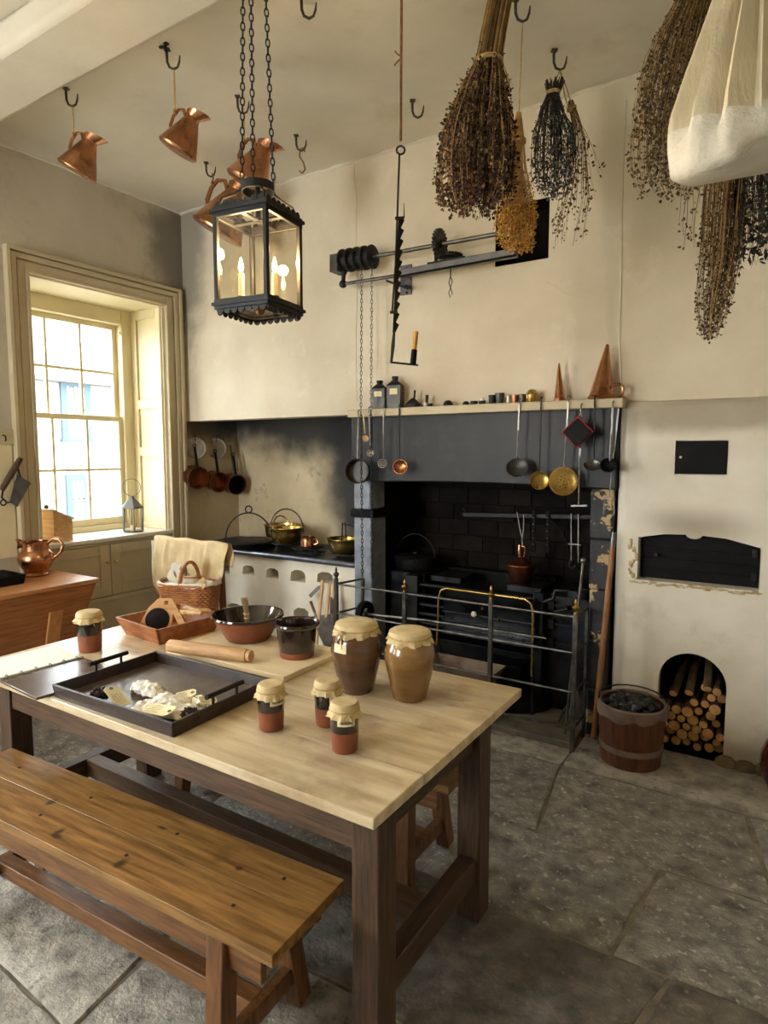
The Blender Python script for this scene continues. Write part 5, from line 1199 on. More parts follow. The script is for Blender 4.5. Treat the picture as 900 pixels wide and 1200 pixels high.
m.tube([M_ @ Vector((x*.93, y*.93, .0)) for x, y in cs for _ in (0,)], .007, 8, closed=True); part('braid_edge', m, red_trim, t, w=True)
part('loop', MB().tube([M_ @ Vector((s2*.93, s2*.93, 0)), ony(680, 484, HY - .015), ony(682, 480, HY)], .0025, 5), red_trim, t, w=True)
t, b = hung('dough_cutter', 'long thin iron rod with a flat cross foot hanging from the shelf', 'utensil', (681, 480), (678, 592), steel, .0045)
part('foot', MB().bar(ony(669, 593, HY), ony(688, 592.5, HY), .010, .005, up=(0, 1, 0)), steel, t, w=True)
t, b = hung('soup_ladle', 'steel soup ladle with dark shallow bowl hanging by the pot holder', 'ladle', (697, 470), (696, 538), iron); bowl_part(t, ony(694, 545, HY - .03), .045, steel, (R(35), 0, R(15)), .6)
t, b = hung('iron_dipper', 'long dark iron dipper with round cup at the right shelf end', 'ladle', (718, 477), (715, 540), steel, .008); bowl_part(t, ony(713, 545, HY - .02), .042, iron_d, (R(60), 0, R(10)), .9)
t, b = hung('toasting_fork', 'long two-pronged toasting fork hanging against the right jamb', 'fork', (725, 478), (714, 582), steel, .0045, y0=HY + .03)
c = ony(714, 582, HY + .03)
for s in (-1, 1): part('prong', MB().tube([c, c + Vector((s*.02, 0, -.006)), c + Vector((s*.027, 0, -.04)), c + Vector((s*.027, 0, -.10))], .003, 6), steel, t, w=True)
part('strap', MB().bar(ony(726, 478, HY + .04), ony(722, 545, HY + .04), .022, .008, up=(0, 1, 0)), iron_d, t, w=True)

# ================================================================== smoke jack on the chimney breast
JY = YB - .16
sj = thing('smoke_jack', 'black iron smoke jack with grooved drum and shafts on the chimney breast', 'smoke jack', ony(475, 330, YB))
g = lambda px, py, Y=JY: ony(px, py, Y)
drum_a, drum_b = g(402, 306), g(437, 301); ax = (drum_b - drum_a); kk = mpp(drum_a); rd = 13.2 * kk; Ld = ax.length
def along(a, b): 
    d = (b - a).normalized(); return Matrix.Translation(a) @ d.to_track_quat('Z', 'Y').to_matrix().to_4x4()
Md = along(drum_a, drum_b); pr = [(0, 0), (rd, 0)]
for i in range(4):
    z0 = Ld * i / 4; z1 = Ld * (i + 1) / 4; pr += [(rd, z0 + Ld*.035), (rd*.72, z0 + Ld*.07), (rd*.72, z1 - Ld*.07), (rd, z1 - Ld*.035)]
pr += [(rd, Ld), (0, Ld)]
part('drum', MB().lathe(pr, 36, Md), iron, sj, w=True)
part('end_block', MB().bar(g(392, 311), g(401, 309.5), rd*1.5, rd*1.5), darkpewter, sj, w=True, bevel=.004)
sh_end = g(600, 271)
part('upper_shaft', MB().tube([drum_b - ax*.1, sh_end + (sh_end - drum_b)*.0], .013, 12), steel, sj, w=True)
la, lb2 = g(402, 333), g(472, 322)
part('lower_shaft', MB().tube([la, lb2], .012, 10), steel, sj, w=True)
part('shaft_knob', MB().sphere(la, .026, 14, 10, (1.1, 1, 1)).tube([g(403, 318), la], .014, 8), iron, sj, w=True)
ba, bb = g(470, 321, JY), g(606, 296, JY)
part('beam', MB().bar(ba, bb, .05, .045, up=(0, 0, 1)), zinc, sj, w=True, bevel=.004)
part('beam_edge', MB().bar(ba - Vector((0, .026, .022)), bb - Vector((0, .026, .022)), .008, .012), iron_d, sj, w=True)
part('beam_pad', MB().bar(g(503, 310), g(546, 302), .06, .010), iron, sj, w=True, bevel=.002)
wp = part('wall_plate', MB().b(g(470, 330, YB).x, g(483, 330, YB).x, YB - .012, YB, g(476, 346, YB).z, g(476, 311, YB).z), zinc, sj, w=True, bevel=.002)
for py in (315, 343): part('bolt', MB().lathe([(0, .012), (.007, .01), (.009, 0)], 8, Matrix.Translation(g(477, py, YB - .012)) @ Matrix.Rotation(R(90), 4, 'X')), iron, wp, w=True)
for py in (321, 336): part('bracket_arm', MB().bar(g(476, py, YB - .01), g(476, py - .5, JY - .01), .02, .02), iron, sj, w=True)
part('bracket_arm', MB().bar(g(453, 329), g(478, 338), .014, .014), iron, sj, w=True)
def gear(c, d, r, n, th, mt, nm):
    M_ = Matrix.Translation(c) @ Vector(d).normalized().to_track_quat('Z', 'Y').to_matrix().to_4x4(); poly = []
    for i in range(n):
        for f, rr in ((0, .86), (.25, 1), (.5, 1), (.75, .86)): a = 2*math.pi*(i + f)/n; poly.append((r*rr*math.cos(a), r*rr*math.sin(a)))
    return part(nm, MB().prism(poly, -th/2, th/2, M_).lathe([(0, -th), (r*.25, -th), (r*.25, th), (0, th)], 16, M_), mt, sj, w=True)
c1 = g(515.5, 286); gear(c1, ax, 17*kk*.92, 22, .022, iron, 'crown_wheel')
part('gear_post', MB().bar(g(511, 288), g(511, 307), .016, .016), iron_d, sj, w=True)
gear(g(528, 300), (.05, 0, 1), 15*kk*.85, 24, .02, iron, 'bevel_wheel')
part('wire_loop', MB().tube([g(528, 313), g(528, 324)], .004, 6).tube([g(528, 324), g(526, 332), g(528, 337), g(526, 343), g(527.5, 349), g(530, 344), g(528, 337), g(530, 330), g(528, 324)], .003, 5), iron, sj, w=True)
# drive chains: over the drum, down in front of the lintel
for (pt_, pb_, lb) in (((424, 318), (417, 470), 'left hanging drive chain below the grooved drum'), ((436, 318), (436, 470), 'right hanging drive chain beside the canisters')):
    a = g(*pt_); b = Vector((a.x - (.0), HY - .03, 1.93)); e = Vector((b.x, HY - .02, .80))
    t = thing('jack_chain', lb, 'chain', e); part('links', MB().chain(a + Vector((0, 0, .06)), b, .026, .014, .0026, 8, 4), steel, t, w=True); part('lower_links', MB().chain(b, e, .026, .014, .0026, 8, 4), iron, t, w=True)
# ================================================================== ratchet pot hanger on its cord
D_ = 2.62
d = lambda px, py: ond(px, py, D_)
rh = thing('ratchet_hanger', 'long black iron ratchet pot hanger hung on a cord from the ceiling', 'pot hanger', d(460, 426))
top = d(470.5, 0); up = ond(471, -120, D_)
ceilp = d(470, 175).copy(); ceilp.z = ZC
part('cord', MB().tube([ceilp, d(470.5, 0), d(470, 70), d(469.6, 165)], .0055, 7), rope_m, rh, w=True)
part('cord_tail', MB().tube([d(470, 66), d(465, 63), d(463, 60)], .003, 5).tube([d(470, 68), d(465, 73), d(462, 77)], .003, 5), rope_m, rh, w=True)
part('ring', MB().ring(d(469.5, 176), .017, .0042, axis=_W, seg=20), iron, rh, w=True)
part('rod', MB().tube([d(468, 181), d(466, 240), d(463.5, 310), d(459.5, 366)], .0042, 8), iron, rh, w=True)
n_ = 11; outl = []; A, B_ = d(470, 255), d(463, 390); ww = 5.5 * D_ / FPX
dirv = (B_ - A).normalized(); sd = dirv.cross(_W).normalized(); sd = sd if sd.dot(_R) > 0 else -sd
poly = [(-ww*.5, 0), (-ww*.5, 1)]
pts = [A - sd*ww*.55, B_ - sd*ww*.55]
for i in range(n_):
    t0 = 1 - i / n_; t1 = 1 - (i + 1) / n_
    pts += [A.lerp(B_, t0) + sd*ww*.05, A.lerp(B_, t1 + .02) + sd*ww*.75]
th = _W * .004; m = MB(); n = len(pts); m.add([p - th for p in pts] + [p + th for p in pts], [tuple(range(n)), tuple(range(n, 2*n))[::-1]] + [(i, (i+1) % n, n+(i+1) % n, n+i) for i in range(n)])
part('ratchet_blade', m, iron_d, rh, w=True, smooth=0)
part('spike', MB().tube([d(473.5, 256), d(473.5, 238)], [.003, .001], 6), iron, rh, w=True)
part('guide', MB().bar(d(463, 256), d(473, 255.5), .012, .010).bar(d(457, 366), d(466, 366), .012, .010), iron, rh, w=True)
part('lower_bar', MB().tube([d(462, 388), d(460.5, 405), d(458.5, 425)], [.005, .008, .005], 8), iron, rh, w=True)
part('foot', MB().bar(d(457.5, 424.5), d(490, 428), .010, .007), iron, rh, w=True)
part('socket', MB().tube([d(484, 427), d(485.5, 410)], [.013, .012], 10), iron_d, rh, w=True)
part('candle_stub', MB().tube([d(485.5, 410), d(487.5, 389)], [.0095, .0105], 10), mat('yellow_tallow', S(196, 146, 62), S(160, 108, 40), rough=.5, scale=20), rh, w=True, label='yellow wooden handle stub')
# ================================================================== ceiling hooks and hanging copper jugs
hook_iron = mat('weathered_hook_iron', S(84, 76, 64), S(52, 46, 40), rough=.55, metal=.4, scale=20)
def ceiling_hook(px, py, lb, rz=0, sc=.88):
    p = onz(px, py, ZC); t = thing('ceiling_hook', lb, 'hook', p, rz=rz, group='iron hooks in the ceiling')
    part('plate', MB().box((-.036*sc, 0, -.005), (.034*sc, .03*sc, .008)), hook_iron, t, bevel=.002)
    part('hook', MB().tube([(-.038*sc, 0, 0), (-.036*sc, 0, -.07*sc), (-.025*sc, 0, -.098*sc), (0, 0, -.110*sc), (.022*sc, 0, -.098*sc), (.032*sc, 0, -.07*sc), (.036*sc, 0, -.035*sc)], [.0085*sc, .0075*sc, .007*sc, .007*sc, .0065*sc, .006*sc, .003*sc], 8), hook_iron, t)
    return p + Vector((0, 0, -.110*sc))
def jug(base, lb, r, h, tilt, rz):
    """haystack measure: cone body, narrow neck, flared lip, loop handle; origin at handle top"""
    t = thing('copper_jug', lb, 'jug', base, group='copper measuring jugs hung from the ceiling')
    # local frame: axis up = +z, handle on -x side; then tilt so that the handle is uppermost
    hp = Vector((-r*.95, 0, h*.74))
    M_ = Matrix.Rotation(rz, 4, 'Z') @ Matrix.Rotation(tilt, 4, 'Y') @ Matrix.Translation(-hp)
    part('body', MB().lathe([(0, .004), (r*.93, 0), (r*1.0, .006), (r*1.02, h*.05), (r*.97, h*.09), (r*.80, h*.30), (r*.52, h*.62), (r*.36, h*.80), (r*.36, h*.86), (r*.33, h*.86), (r*.33, h*.78), (0, h*.3)], 40, M_), copper, t)
    rows = []
    for i in range(5):
        q = i / 4; row = []
        for k in range(24):
            a = 2*math.pi*k/24; ext = .5 + .5*math.cos(a); rr = r*(.36 + q*(.05 + .42*ext**2)); row.append(M_ @ Vector((rr*math.cos(a), rr*math.sin(a)*(1 - .2*q*ext), h*.86 + h*.16*q*(.45 + .75*ext))))
        rows.append(row)
    part('lip', MB().sheet(rows, closed=True), copper, t)
    part('handle', MB().tube([M_ @ Vector(q) for q in ((-r*.36, 0, h*.80), (-r*.62, 0, h*.92), (-r*.88, 0, h*.86), (-r*.98, 0, h*.68), (-r*.92, 0, h*.46), (-r*.74, 0, h*.34))], r*.075, 10, flat=1.5), copper, t)
    return t
def cord_hook(a, b, lb, mt, s=False):
    t = lb
    pts = [a + Vector((0, 0, .008)), a.lerp(b, .5), b + Vector((0, 0, .0))]
    if s: d_ = (b - a).length; pts = [a + Vector((.01, 0, .02)), a + Vector((.02, 0, -.01)), a.lerp(b, .35) + Vector((.012, 0, 0)), a.lerp(b, .7) + Vector((-.012, 0, 0)), b + Vector((-.006, 0, .0)), b + Vector((.012, 0, -.01))]
    part('hanging_string', MB().tube(pts, .0048 if not s else .005, 7), mt, t, w=True)
    part('loop', MB().ring(b + Vector((0, 0, .004)), .014, .004, axis=_R, seg=14), mt, t, w=True)
yw = YAW
jugs = [((84, 103), 158, .105, .215, 'copper jug on a long cord nearest the window wall', 'pale cord holding the jug near the window wall', False),
        ((203, 57), 130, .098, .205, 'copper jug on a long cord beside the ceiling beam', 'pale cord holding the jug beside the beam', False),
        ((247, 190), 217, .180, .36, 'largest copper jug hanging low behind the lantern', 'iron link holding the largest jug', True),
        ((285, 112), 166, .125, .25, 'copper jug partly hidden by the lantern chains', 'pale cord holding the jug behind the chains', False)]
for (hp, yh, r, h, lb, cl, s) in jugs:
    e = ceiling_hook(*hp, 'wrought ceiling hook holding the copper jug ' + {0: 'near the window wall', 1: 'by the beam', 2: 'behind the lantern', 3: 'behind the lantern chains'}[[j[0] for j in jugs].index(hp)], rz=YAW)
    depth = (e - _C).dot(_W); b = ond(hp[0] + (4 if not s else 4), yh, depth)
    b = Vector((e.x, e.y, b.z)) if not s else Vector((e.x + .02, e.y, b.z))
    cord_hook(e, b, jug(b + Vector((0, 0, -.004)), lb, r, h, R(30), YAW + R(-8)), twine if not s else copper_d, s)
for (px, py, lb, s) in ((353, 158, 'bare ceiling hook with a loose wire S-hook', True), (490, 117, 'empty ceiling hook beside the ratchet hanger cord', False), (362, -6, 'ceiling hook above the lantern side holding a chain loop', False)):
    e = ceiling_hook(px, py, lb, rz=YAW)
    if s: 
        t = thing('wire_s_hook', 'thin wire S-hook hanging empty from a ceiling hook', 'hook', e)
        part('wire', MB().tube([e + _R*x + Vector((0, 0, z)) for x, z in ((.02, -.005), (.018, .02), (-.006, .012), (-.014, -.03), (.012, -.07), (.022, -.11), (.004, -.135), (-.014, -.12))], .005, 7), rope_m, t, w=True)
p = onz(192, 52, ZC); t = single('ceiling_nail', 'bent iron nail in the ceiling beside the jug hook', 'nail', MB().tube([(-.03, 0, -.004), (0, 0, -.012), (.012, 0, -.012), (.02, 0, -.045)], .007, 7).box((.018, 0, -.003), (.02, .02, .006)), iron, p)

# ================================================================== hanging lantern
LC = ond(303.5, 309, 2.22); LS, LH = .205, .295
base = Vector((LC.x, LC.y, LC.z - LH/2))
ln = thing('hanging_lantern', 'square black metal lantern with scalloped rims and two candle lamps on chains', 'lantern', base, rz=R(8.0))
h2 = LS/2
for sx in (-1, 1):
    for sy in (-1, 1): part('corner_post', MB().b(sx*h2 - .008, sx*h2 + .008, sy*h2 - .008, sy*h2 + .008, -.02, LH + .02), iron, ln, bevel=.002)
def frame4(z0, z1, w, out=0):
    m = MB()
    for s in (-1, 1): m.b(-h2 - out - w/2, h2 + out + w/2, s*(h2 + out) - w/2, s*(h2 + out) + w/2, z0, z1); m.b(s*(h2 + out) - w/2, s*(h2 + out) + w/2, -h2 - out + w/2, h2 + out - w/2, z0, z1)
    return m
part('top_rim', frame4(LH - .012, LH + .022, .014, .002), iron, ln, bevel=.002)
part('top_moulding', frame4(LH + .004, LH + .014, .022, .004), iron, ln)
part('bottom_rim', frame4(-.022, .012, .014, .002), iron, ln, bevel=.002)
part('bottom_moulding', frame4(-.010, .0, .022, .004), iron, ln)
ns = 7; scr = LS / ns / 2
sc_me = mesh_of('scallop', MB().prism([(scr*.92*math.cos(R(a)), scr*1.15*math.sin(R(a))) for a in range(0, 181, 20)], -.002, .002, Matrix.Rotation(R(90), 4, 'X'))); sc_me.materials.append(iron)
for side in range(4):
    for i in range(ns):
        u = -h2 + scr + 2*scr*i; s = 1 if side < 2 else -1
        pos = (u, s*(h2 + .003), 0) if side % 2 == 0 else (s*(h2 + .003), u, 0)
        for z, flip in ((LH + .022, 1), (-.022, -1)):
            o = link('scallop', sc_me); o.parent = ln; o.location = (pos[0], pos[1], z); o.rotation_euler = (0 if flip > 0 else R(180), 0, 0 if side % 2 == 0 else R(90))
for s in (-1, 1):
    part('pane', MB().b(-h2, h2, s*h2 - .001, s*h2 + .001, .01, LH - .01), lampglass, ln)
    part('pane', MB().b(s*h2 - .001, s*h2 + .001, -h2, h2, .01, LH - .01), lampglass, ln)
part('cross_arm', MB().bar((-h2, 0, .002), (h2, 0, .002), .02, .006).bar((0, -h2, .003), (0, h2, .003), .02, .006), iron, ln)
part('drip_boss', MB().lathe([(0, -.03), (.012, -.026), (.02, -.01), (.02, .004), (0, .004)], 16), copper_d, ln)
for (x, y) in ((-.055, -.03), (.055, .015)):
    c = part('candle', MB().lathe([(0, .03), (.011, .03), (.0105, .112), (.004, .116), (0, .116)], 16, Matrix.Translation((x, y, 0))), candle_m, ln)
    part('candle_cup', MB().lathe([(0, .002), (.012, .002), (.015, .012), (.015, .034), (.012, .034), (0, .03)], 16, Matrix.Translation((x, y, 0))), iron, c)
    part('flame', MB().lathe([(0, .116), (.006, .122), (.009, .131), (.0075, .143), (.003, .160), (0, .168)], 14, Matrix.Translation((x, y, 0))), flame_m, c, label='glowing candle flame bulb')
    l = bpy.data.lights.new('candle_glow', 'POINT'); l.energy = 2.2; l.color = (1, .72, .38); l.shadow_soft_size = .02
    lo = bpy.data.objects.new('candle_glow', l); COL.objects.link(lo); lo.parent = ln; lo.location = (x, y, .19)
ZR = LH + .092
part('crown_ring', MB().lathe([(.052, ZR), (.058, ZR), (.058, ZR + .028), (.052, ZR + .028), (.052, ZR)], 32), iron, ln)
for sx in (-1, 1):
    for sy in (-1, 1):
        a = Vector((sx*h2*.96, sy*h2*.96, LH + .02)); b = Vector((sx*.039, sy*.039, ZR + .01))
        part('scroll_arm', MB().tube([a, a + Vector((-sx*.012, -sy*.012, .035)), a.lerp(b, .5) + Vector((-sx*.012, -sy*.012, .015)), a.lerp(b, .75) + Vector((-sx*.012, -sy*.012, .01)), b], .005, 7), iron, ln)
part('chimney', MB().tube([(0, 0, LH - .01), (0, 0, ZR + .02)], .009, 10), iron, ln); part('top_plate', MB().bar((-h2, 0, LH - .004), (h2, 0, LH - .004), .02, .006).bar((0, -h2, LH - .003), (0, h2, LH - .003), .02, .006), iron, ln)
topz = ZC - base.z
for i, (a, dx) in enumerate(((200, -.004), (290, .0), (40, -.03))):
    x, y = .055*math.cos(R(a)), .055*math.sin(R(a)); part('chain', MB().chain((x, y, ZR + .024), (x*.5, y*.5, topz), .024, .0135, .0024, 8, 4), iron, ln)
part('ceiling_rose', MB().lathe([(0, topz), (.05, topz), (.045, topz - .012), (.02, topz - .025), (0, topz - .025)], 24), iron, ln)

# ================================================================== dried herbs
def herb(name, lb, knots, depth, cols, nst, nleaf, leaf, tie, seed, stem_r=.0011, frac=.40, core=0, spread=1.0, hook=None, sag=0, stem_col=None, topfan=0, leafstretch=1.0, string=twine):
    """knots: (px, py, half width px) along the bundle from its tied top to its tip"""
    rr = random.Random(seed); K = [(ond(x, y, depth), hw * depth / FPX) for x, y, hw in knots]; n = len(K)
    def at(t):
        f = min(max(t, 0), .9999) * (n - 1); i = int(f); u = f - i; u2 = u*u*(3 - 2*u)
        return K[i][0].lerp(K[i+1][0], u), K[i][1] + (K[i+1][1] - K[i][1]) * u2
    t = thing(name, lb, 'dried herbs', K[-1][0], group='bunches of dried herbs hung from the ceiling')
    tail = []
    st = [MB(), MB(), MB()]; lf = [MB() for _ in cols]
    for s in range(nst):
        a = rr.uniform(0, 2*math.pi); q = math.sqrt(rr.random()) * spread; end = 1 - rr.random()**1.5 * .45; pts = []; w1, w2 = rr.uniform(0, 6), rr.uniform(0, 6)
        N = 11
        for i in range(N):
            u = i / (N - 1) * end; c, r_ = at(u); j = .006 * u
            pts.append(c + Vector((math.cos(a) * r_ * q + j*math.sin(9*u + w1), math.sin(a) * r_ * q + j*math.cos(7*u + w2), 0)))
        st[s % 3].tube(pts, [stem_r * (1.2 - .7*i/N) for i in range(N)], 3)
        for l_ in range(nleaf):
            u = frac + (1 - frac) * rr.random()**.85; i = min(int(u * (N - 1)), N - 2); f = u*(N-1) - i
            p = pts[i].lerp(pts[i+1], f); L_ = leaf * rr.uniform(.5, 1.5) * (.6 + .6*u)
            d1 = Vector((rr.gauss(0, 1), rr.gauss(0, 1), rr.gauss(-.4, 1))).normalized(); d2 = d1.orthogonal().normalized()
            d2 = Matrix.Rotation(rr.uniform(0, 6.28), 3, d1) @ d2
            p = p + d1 * leaf * .6
            ci = int(rr.random() * len(cols)); M3 = lf[ci]; W_ = L_ * .42
            M3.add([p, p + d1*L_*.5*leafstretch + d2*W_, p + d1*L_*leafstretch, p + d1*L_*.5*leafstretch - d2*W_, p + d1*L_*.5 + d1.cross(d2)*W_*.8], [(0, 1, 4), (1, 2, 4), (2, 3, 4), (3, 0, 4)])
    for s_, c_ in zip(st, (stem_col or stalk, stem_col or stalk_l, stem_col or stalk_d)):
        if s_.v: part('stems', s_, c_, t, w=True, smooth=0, kind='stuff')
    for c_, M3 in zip(cols, lf):
        if M3.v: part('dry_leaves', M3, c_, t, w=True, smooth=0, kind='stuff')
    c, r_ = at(tie); m = MB()
    for dz in (-.006, 0, .006): m.ring(c + Vector((0, 0, dz)), r_ * 1.08, .0028, seg=20, rs=5)
    part('binding', m, string, t, w=True)
    if hook is not None: part('string', MB().tube([c, K[0][0].lerp(hook, .25) if hook.z > K[0][0].z else c.lerp(hook, .5), hook], .003, 6), string, t, w=True)
    return t
stalk = mat('dry_stalk', S(150, 120, 74), S(112, 86, 50), rough=.9, scale=20)
stalk_l = mat('straw_stalk', S(190, 158, 102), S(150, 120, 72), rough=.9, scale=20)
stalk_d = mat('dark_stalk', S(96, 74, 46), S(70, 54, 34), rough=.9, scale=20)
stalk_g = mat('golden_stalk', S(212, 174, 104), S(178, 138, 72), rough=.9, scale=20)
stalk_b = mat('black_stalk', S(44, 40, 36), S(62, 56, 48), rough=.9, scale=20)
h_red = mat('russet_flower', S(84, 62, 54), rough=.95); h_red2 = mat('dull_purple_flower', S(58, 42, 42), rough=.95); h_tan = mat('tan_leaf', S(136, 108, 68), rough=.95)
h_gold = mat('golden_flower', S(206, 164, 84), rough=.95); h_gold2 = mat('ochre_flower', S(168, 124, 58), rough=.95)
h_slate = mat('slate_leaf', S(92, 92, 96), rough=.9); h_slate2 = mat('dark_slate_leaf', S(58, 58, 62), rough=.9)
h_brn = mat('brown_leaf', S(96, 76, 50), rough=.95); h_brn2 = mat('dark_brown_leaf', S(64, 50, 34), rough=.95); h_olive = mat('olive_leaf', S(92, 84, 54), rough=.95)
hk1 = ond(586, -60, 2.45); hk1 = Vector((hk1.x, hk1.y, ZC))
herb('marjoram_bunch', 'biggest bushy bunch of russet dried herbs tied high', [(589, -14, 14), (580, 30, 15), (573, 70, 15), (566, 110, 30), (560, 150, 42), (558, 195, 48), (557, 225, 45), (556, 248, 36)], 2.45, [h_red, h_red2, h_red2, h_tan], 260, 40, .0125, .30, 21, frac=.40, hook=hk1, stem_r=.0019)
e8 = ceiling_hook(613, -2, 'ceiling hook above the golden dried bunch', rz=YAW)
herb('golden_bunch', 'slim golden dried bunch tied on a long string', [(608, 132, 3), (607, 160, 8), (606, 190, 11), (605, 220, 17), (605, 250, 25), (606, 278, 23), (608, 296, 14)], 2.80, [h_gold, h_gold2], 120, 22, .0095, .20, 22, frac=.58, hook=e8, stem_col=stalk_g)
e7 = ceiling_hook(657, 58, 'ceiling hook above the slate-grey dried bunch', rz=YAW)
herb('slate_bunch', 'slate grey dried leafy bunch with black stalks', [(650, 96, 12), (648, 110, 7), (646, 130, 14), (648, 160, 26), (648, 190, 26), (648, 212, 24), (652, 232, 12)], 3.12, [h_slate, h_slate, h_slate2], 90, 20, .013, .16, 23, frac=.30, hook=e7, stem_col=stalk_b, stem_r=.002)
herb('trailing_bunch', 'straggly brown seed-head bunch trailing beside the slate bunch', [(669, 118, 3), (676, 145, 6), (680, 175, 10), (678, 205, 15), (676, 235, 22), (670, 265, 24), (666, 292, 22)], 3.16, [h_brn, h_tan], 30, 9, .014, .05, 24, frac=.40, hook=e7, stem_r=.0014)
herb('seed_spray', 'single long dry stem arching out from the slate bunch', [(664, 124, 2), (684, 155, 3), (695, 178, 3), (703, 205, 3)], 3.10, [h_brn], 3, 6, .018, .05, 25, frac=.3, hook=e7)
hk = Vector((ond(835, -60, 2.16).x, ond(835, -60, 2.16).y, ZC))
herb('brown_bunch', 'dark brown dried bunch spreading out beside the muslin cloth', [(840, -70, 14), (825, -25, 22), (812, 20, 32), (800, 60, 42), (788, 110, 42), (780, 155, 40), (782, 200, 42), (790, 226, 34)], 2.16, [h_brn, h_brn2, h_olive], 200, 16, .011, .06, 26, frac=.25, hook=hk)
herb('long_tail_bunch', 'long narrow brown dried bunch hanging below the muslin cloth', [(862, 120, 14), (855, 170, 20), (850, 220, 24), (846, 265, 23), (843, 305, 22), (838, 345, 20), (834, 375, 15), (832, 398, 8)], 2.06, [h_brn, h_brn2, h_tan], 150, 19, .0085, .05, 27, frac=.15, hook=Vector((ond(862, 60, 2.06).x, ond(862, 60, 2.06).y, ZC)))
herb('grey_grass_bunch', 'dark wispy grass bunch showing under the muslin hem', [(885, 130, 12), (884, 180, 18), (884, 215, 26), (884, 250, 30), (882, 285, 30), (878, 312, 26)], 2.03, [h_slate2, h_brn2], 140, 6, .010, .05, 28, frac=.2, hook=Vector((ond(885, 60, 2.03).x, ond(885, 60, 2.03).y, ZC)), stem_col=stalk_b, leafstretch=2.0)
herb('small_sprig', 'few thin seed sprigs dangling between brown bunch and long bunch', [(826, 150, 6), (824, 190, 16), (818, 230, 24), (816, 262, 26), (815, 292, 22)], 2.12, [h_brn], 14, 7, .011, .05, 29, frac=.2)
# ================================================================== muslin straining cloth
SD = 1.72
cs = thing('muslin_cloth', 'large cream muslin straining cloth hanging gathered from the ceiling', 'cloth', ond(862, 205, SD))
rowsA, rowsB = [], []
prof = [(-330, 905, 8), (-120, 900, 22), (-40, 897, 42), (20, 895, 57), (80, 893, 74), (130, 892, 89), (150, 892, 95), (172, 891, 101), (186, 891, 101), (194, 892, 90)]
n = 72
for ri, (py, cx, hw) in enumerate(prof):
    q = ri / (len(prof) - 1); row = []
    c = ond(cx, py, SD); kk = SD / FPX
    for k in range(n):
        a = 2*math.pi*k/n; am = .16 * math.sin(math.pi * min(1, (q + .05)*1.1)) * (1 if q < .72 else max(0, (1 - q)/.28))
        pl = 1 + am * math.sin(13*a + 1.5*math.sin(3*a)) + am*.45*math.sin(29*a)
        rr = hw * kk * pl; row.append(c + _R * (rr*math.cos(a)) + Vector((_W.x, _W.y, 0)).normalized() * (rr*.62*math.sin(a)) + Vector((0, 0, -.010 * max(0, q - .6) * 3 * math.sin(2*a + .6) - (.035 if q > .8 else 0) * (math.cos(a) < -.55) + (.05*q if q > .75 else 0)*(.5 + .5*math.cos(a)))))
    rowsA.append(row)
part('gathered_cloth', MB().sheet(rowsA[:7], closed=True), sack_m, cs, w=True, smooth=60)
low = MB().sheet(rowsA[6:], closed=True); nn = len(low.v); low.f.append(tuple(nn - n + k for k in range(n)))
part('hem_pouch', low, sack_hem, cs, w=True, smooth=70)
# ================================================================== dough trough against the window wall
ex, ey, ez = -3.80, 2.43, .83
tr = thing('dough_trough', 'reddish elm dough trough with flared sides beside the window', 'trough', (-4.08, 1.75, 0))
part('lid_board', MB().b(XL + .05, ex + .02, 1.0, ey + .015, ez - .028, ez), mat('trough_lid_wood', S(170, 112, 64), S(200, 144, 92), rough=.35, scale=3, stretch=(16, 1.5, 16), bump=.1), tr, w=True, bevel=.004)
def slab(p, t, mt, nm): return part(nm, MB().add(p + [Vector(q) + t for q in p], [(0, 1, 2, 3), (7, 6, 5, 4), (0, 4, 5, 1), (1, 5, 6, 2), (2, 6, 7, 3), (3, 7, 4, 0)]), mt, tr, w=True, bevel=.003)
z0, z1 = .34, ez - .028; fl = .14
slab([V(ex, 1.02, z1), V(ex, ey, z1), V(ex - fl, ey - fl*.7, z0), V(ex - fl, 1.02 + fl*.5, z0)], V(-.022, 0, 0), trough_w, 'front_board')
slab([V(ex, ey, z1), V(XL + .055, ey, z1), V(XL + .055, ey - fl*.7, z0), V(ex - fl, ey - fl*.7, z0)], V(0, -.022, 0), trough_w, 'end_board')
slab([V(ex, 1.02, z1), V(XL + .055, 1.02, z1), V(XL + .055, 1.02 + fl*.5, z0), V(ex - fl, 1.02 + fl*.5, z0)], V(0, .022, 0), trough_w, 'end_board')
slab([V(XL + .055, 1.02, z1), V(XL + .055, ey, z1), V(XL + .055, ey - fl*.7, z0), V(XL + .055, 1.02 + fl*.5, z0)], V(.022, 0, 0), trough_w, 'back_board')
part('base_board', MB().b(XL + .02, ex - fl, 1.08, ey - .09, z0 - .02, z0 + .004), trough_w, tr, w=True)
u = onx(64, 740, ex - .06); 
slab([V(ex - .036, u.y - .045, .66), V(ex - .036, u.y + .04, .66), V(ex - fl + .014, u.y + .04, .36), V(ex - fl + .014, u.y - .045, .36)], V(.02, 0, .004), mat('pale_batten', S(190, 128, 72), S(210, 152, 96), rough=.5, scale=4, stretch=(14, 14, 2)), 'batten')
for (x, y) in ((XL + .06, 1.2), (XL + .06, ey - .22), (ex - fl - .04, 1.2), (ex - fl - .04, ey - .22)): part('leg', MB().b(x - .03, x + .03, y - .03, y + .03, 0, z0), trough_w, tr, w=True, bevel=.004)
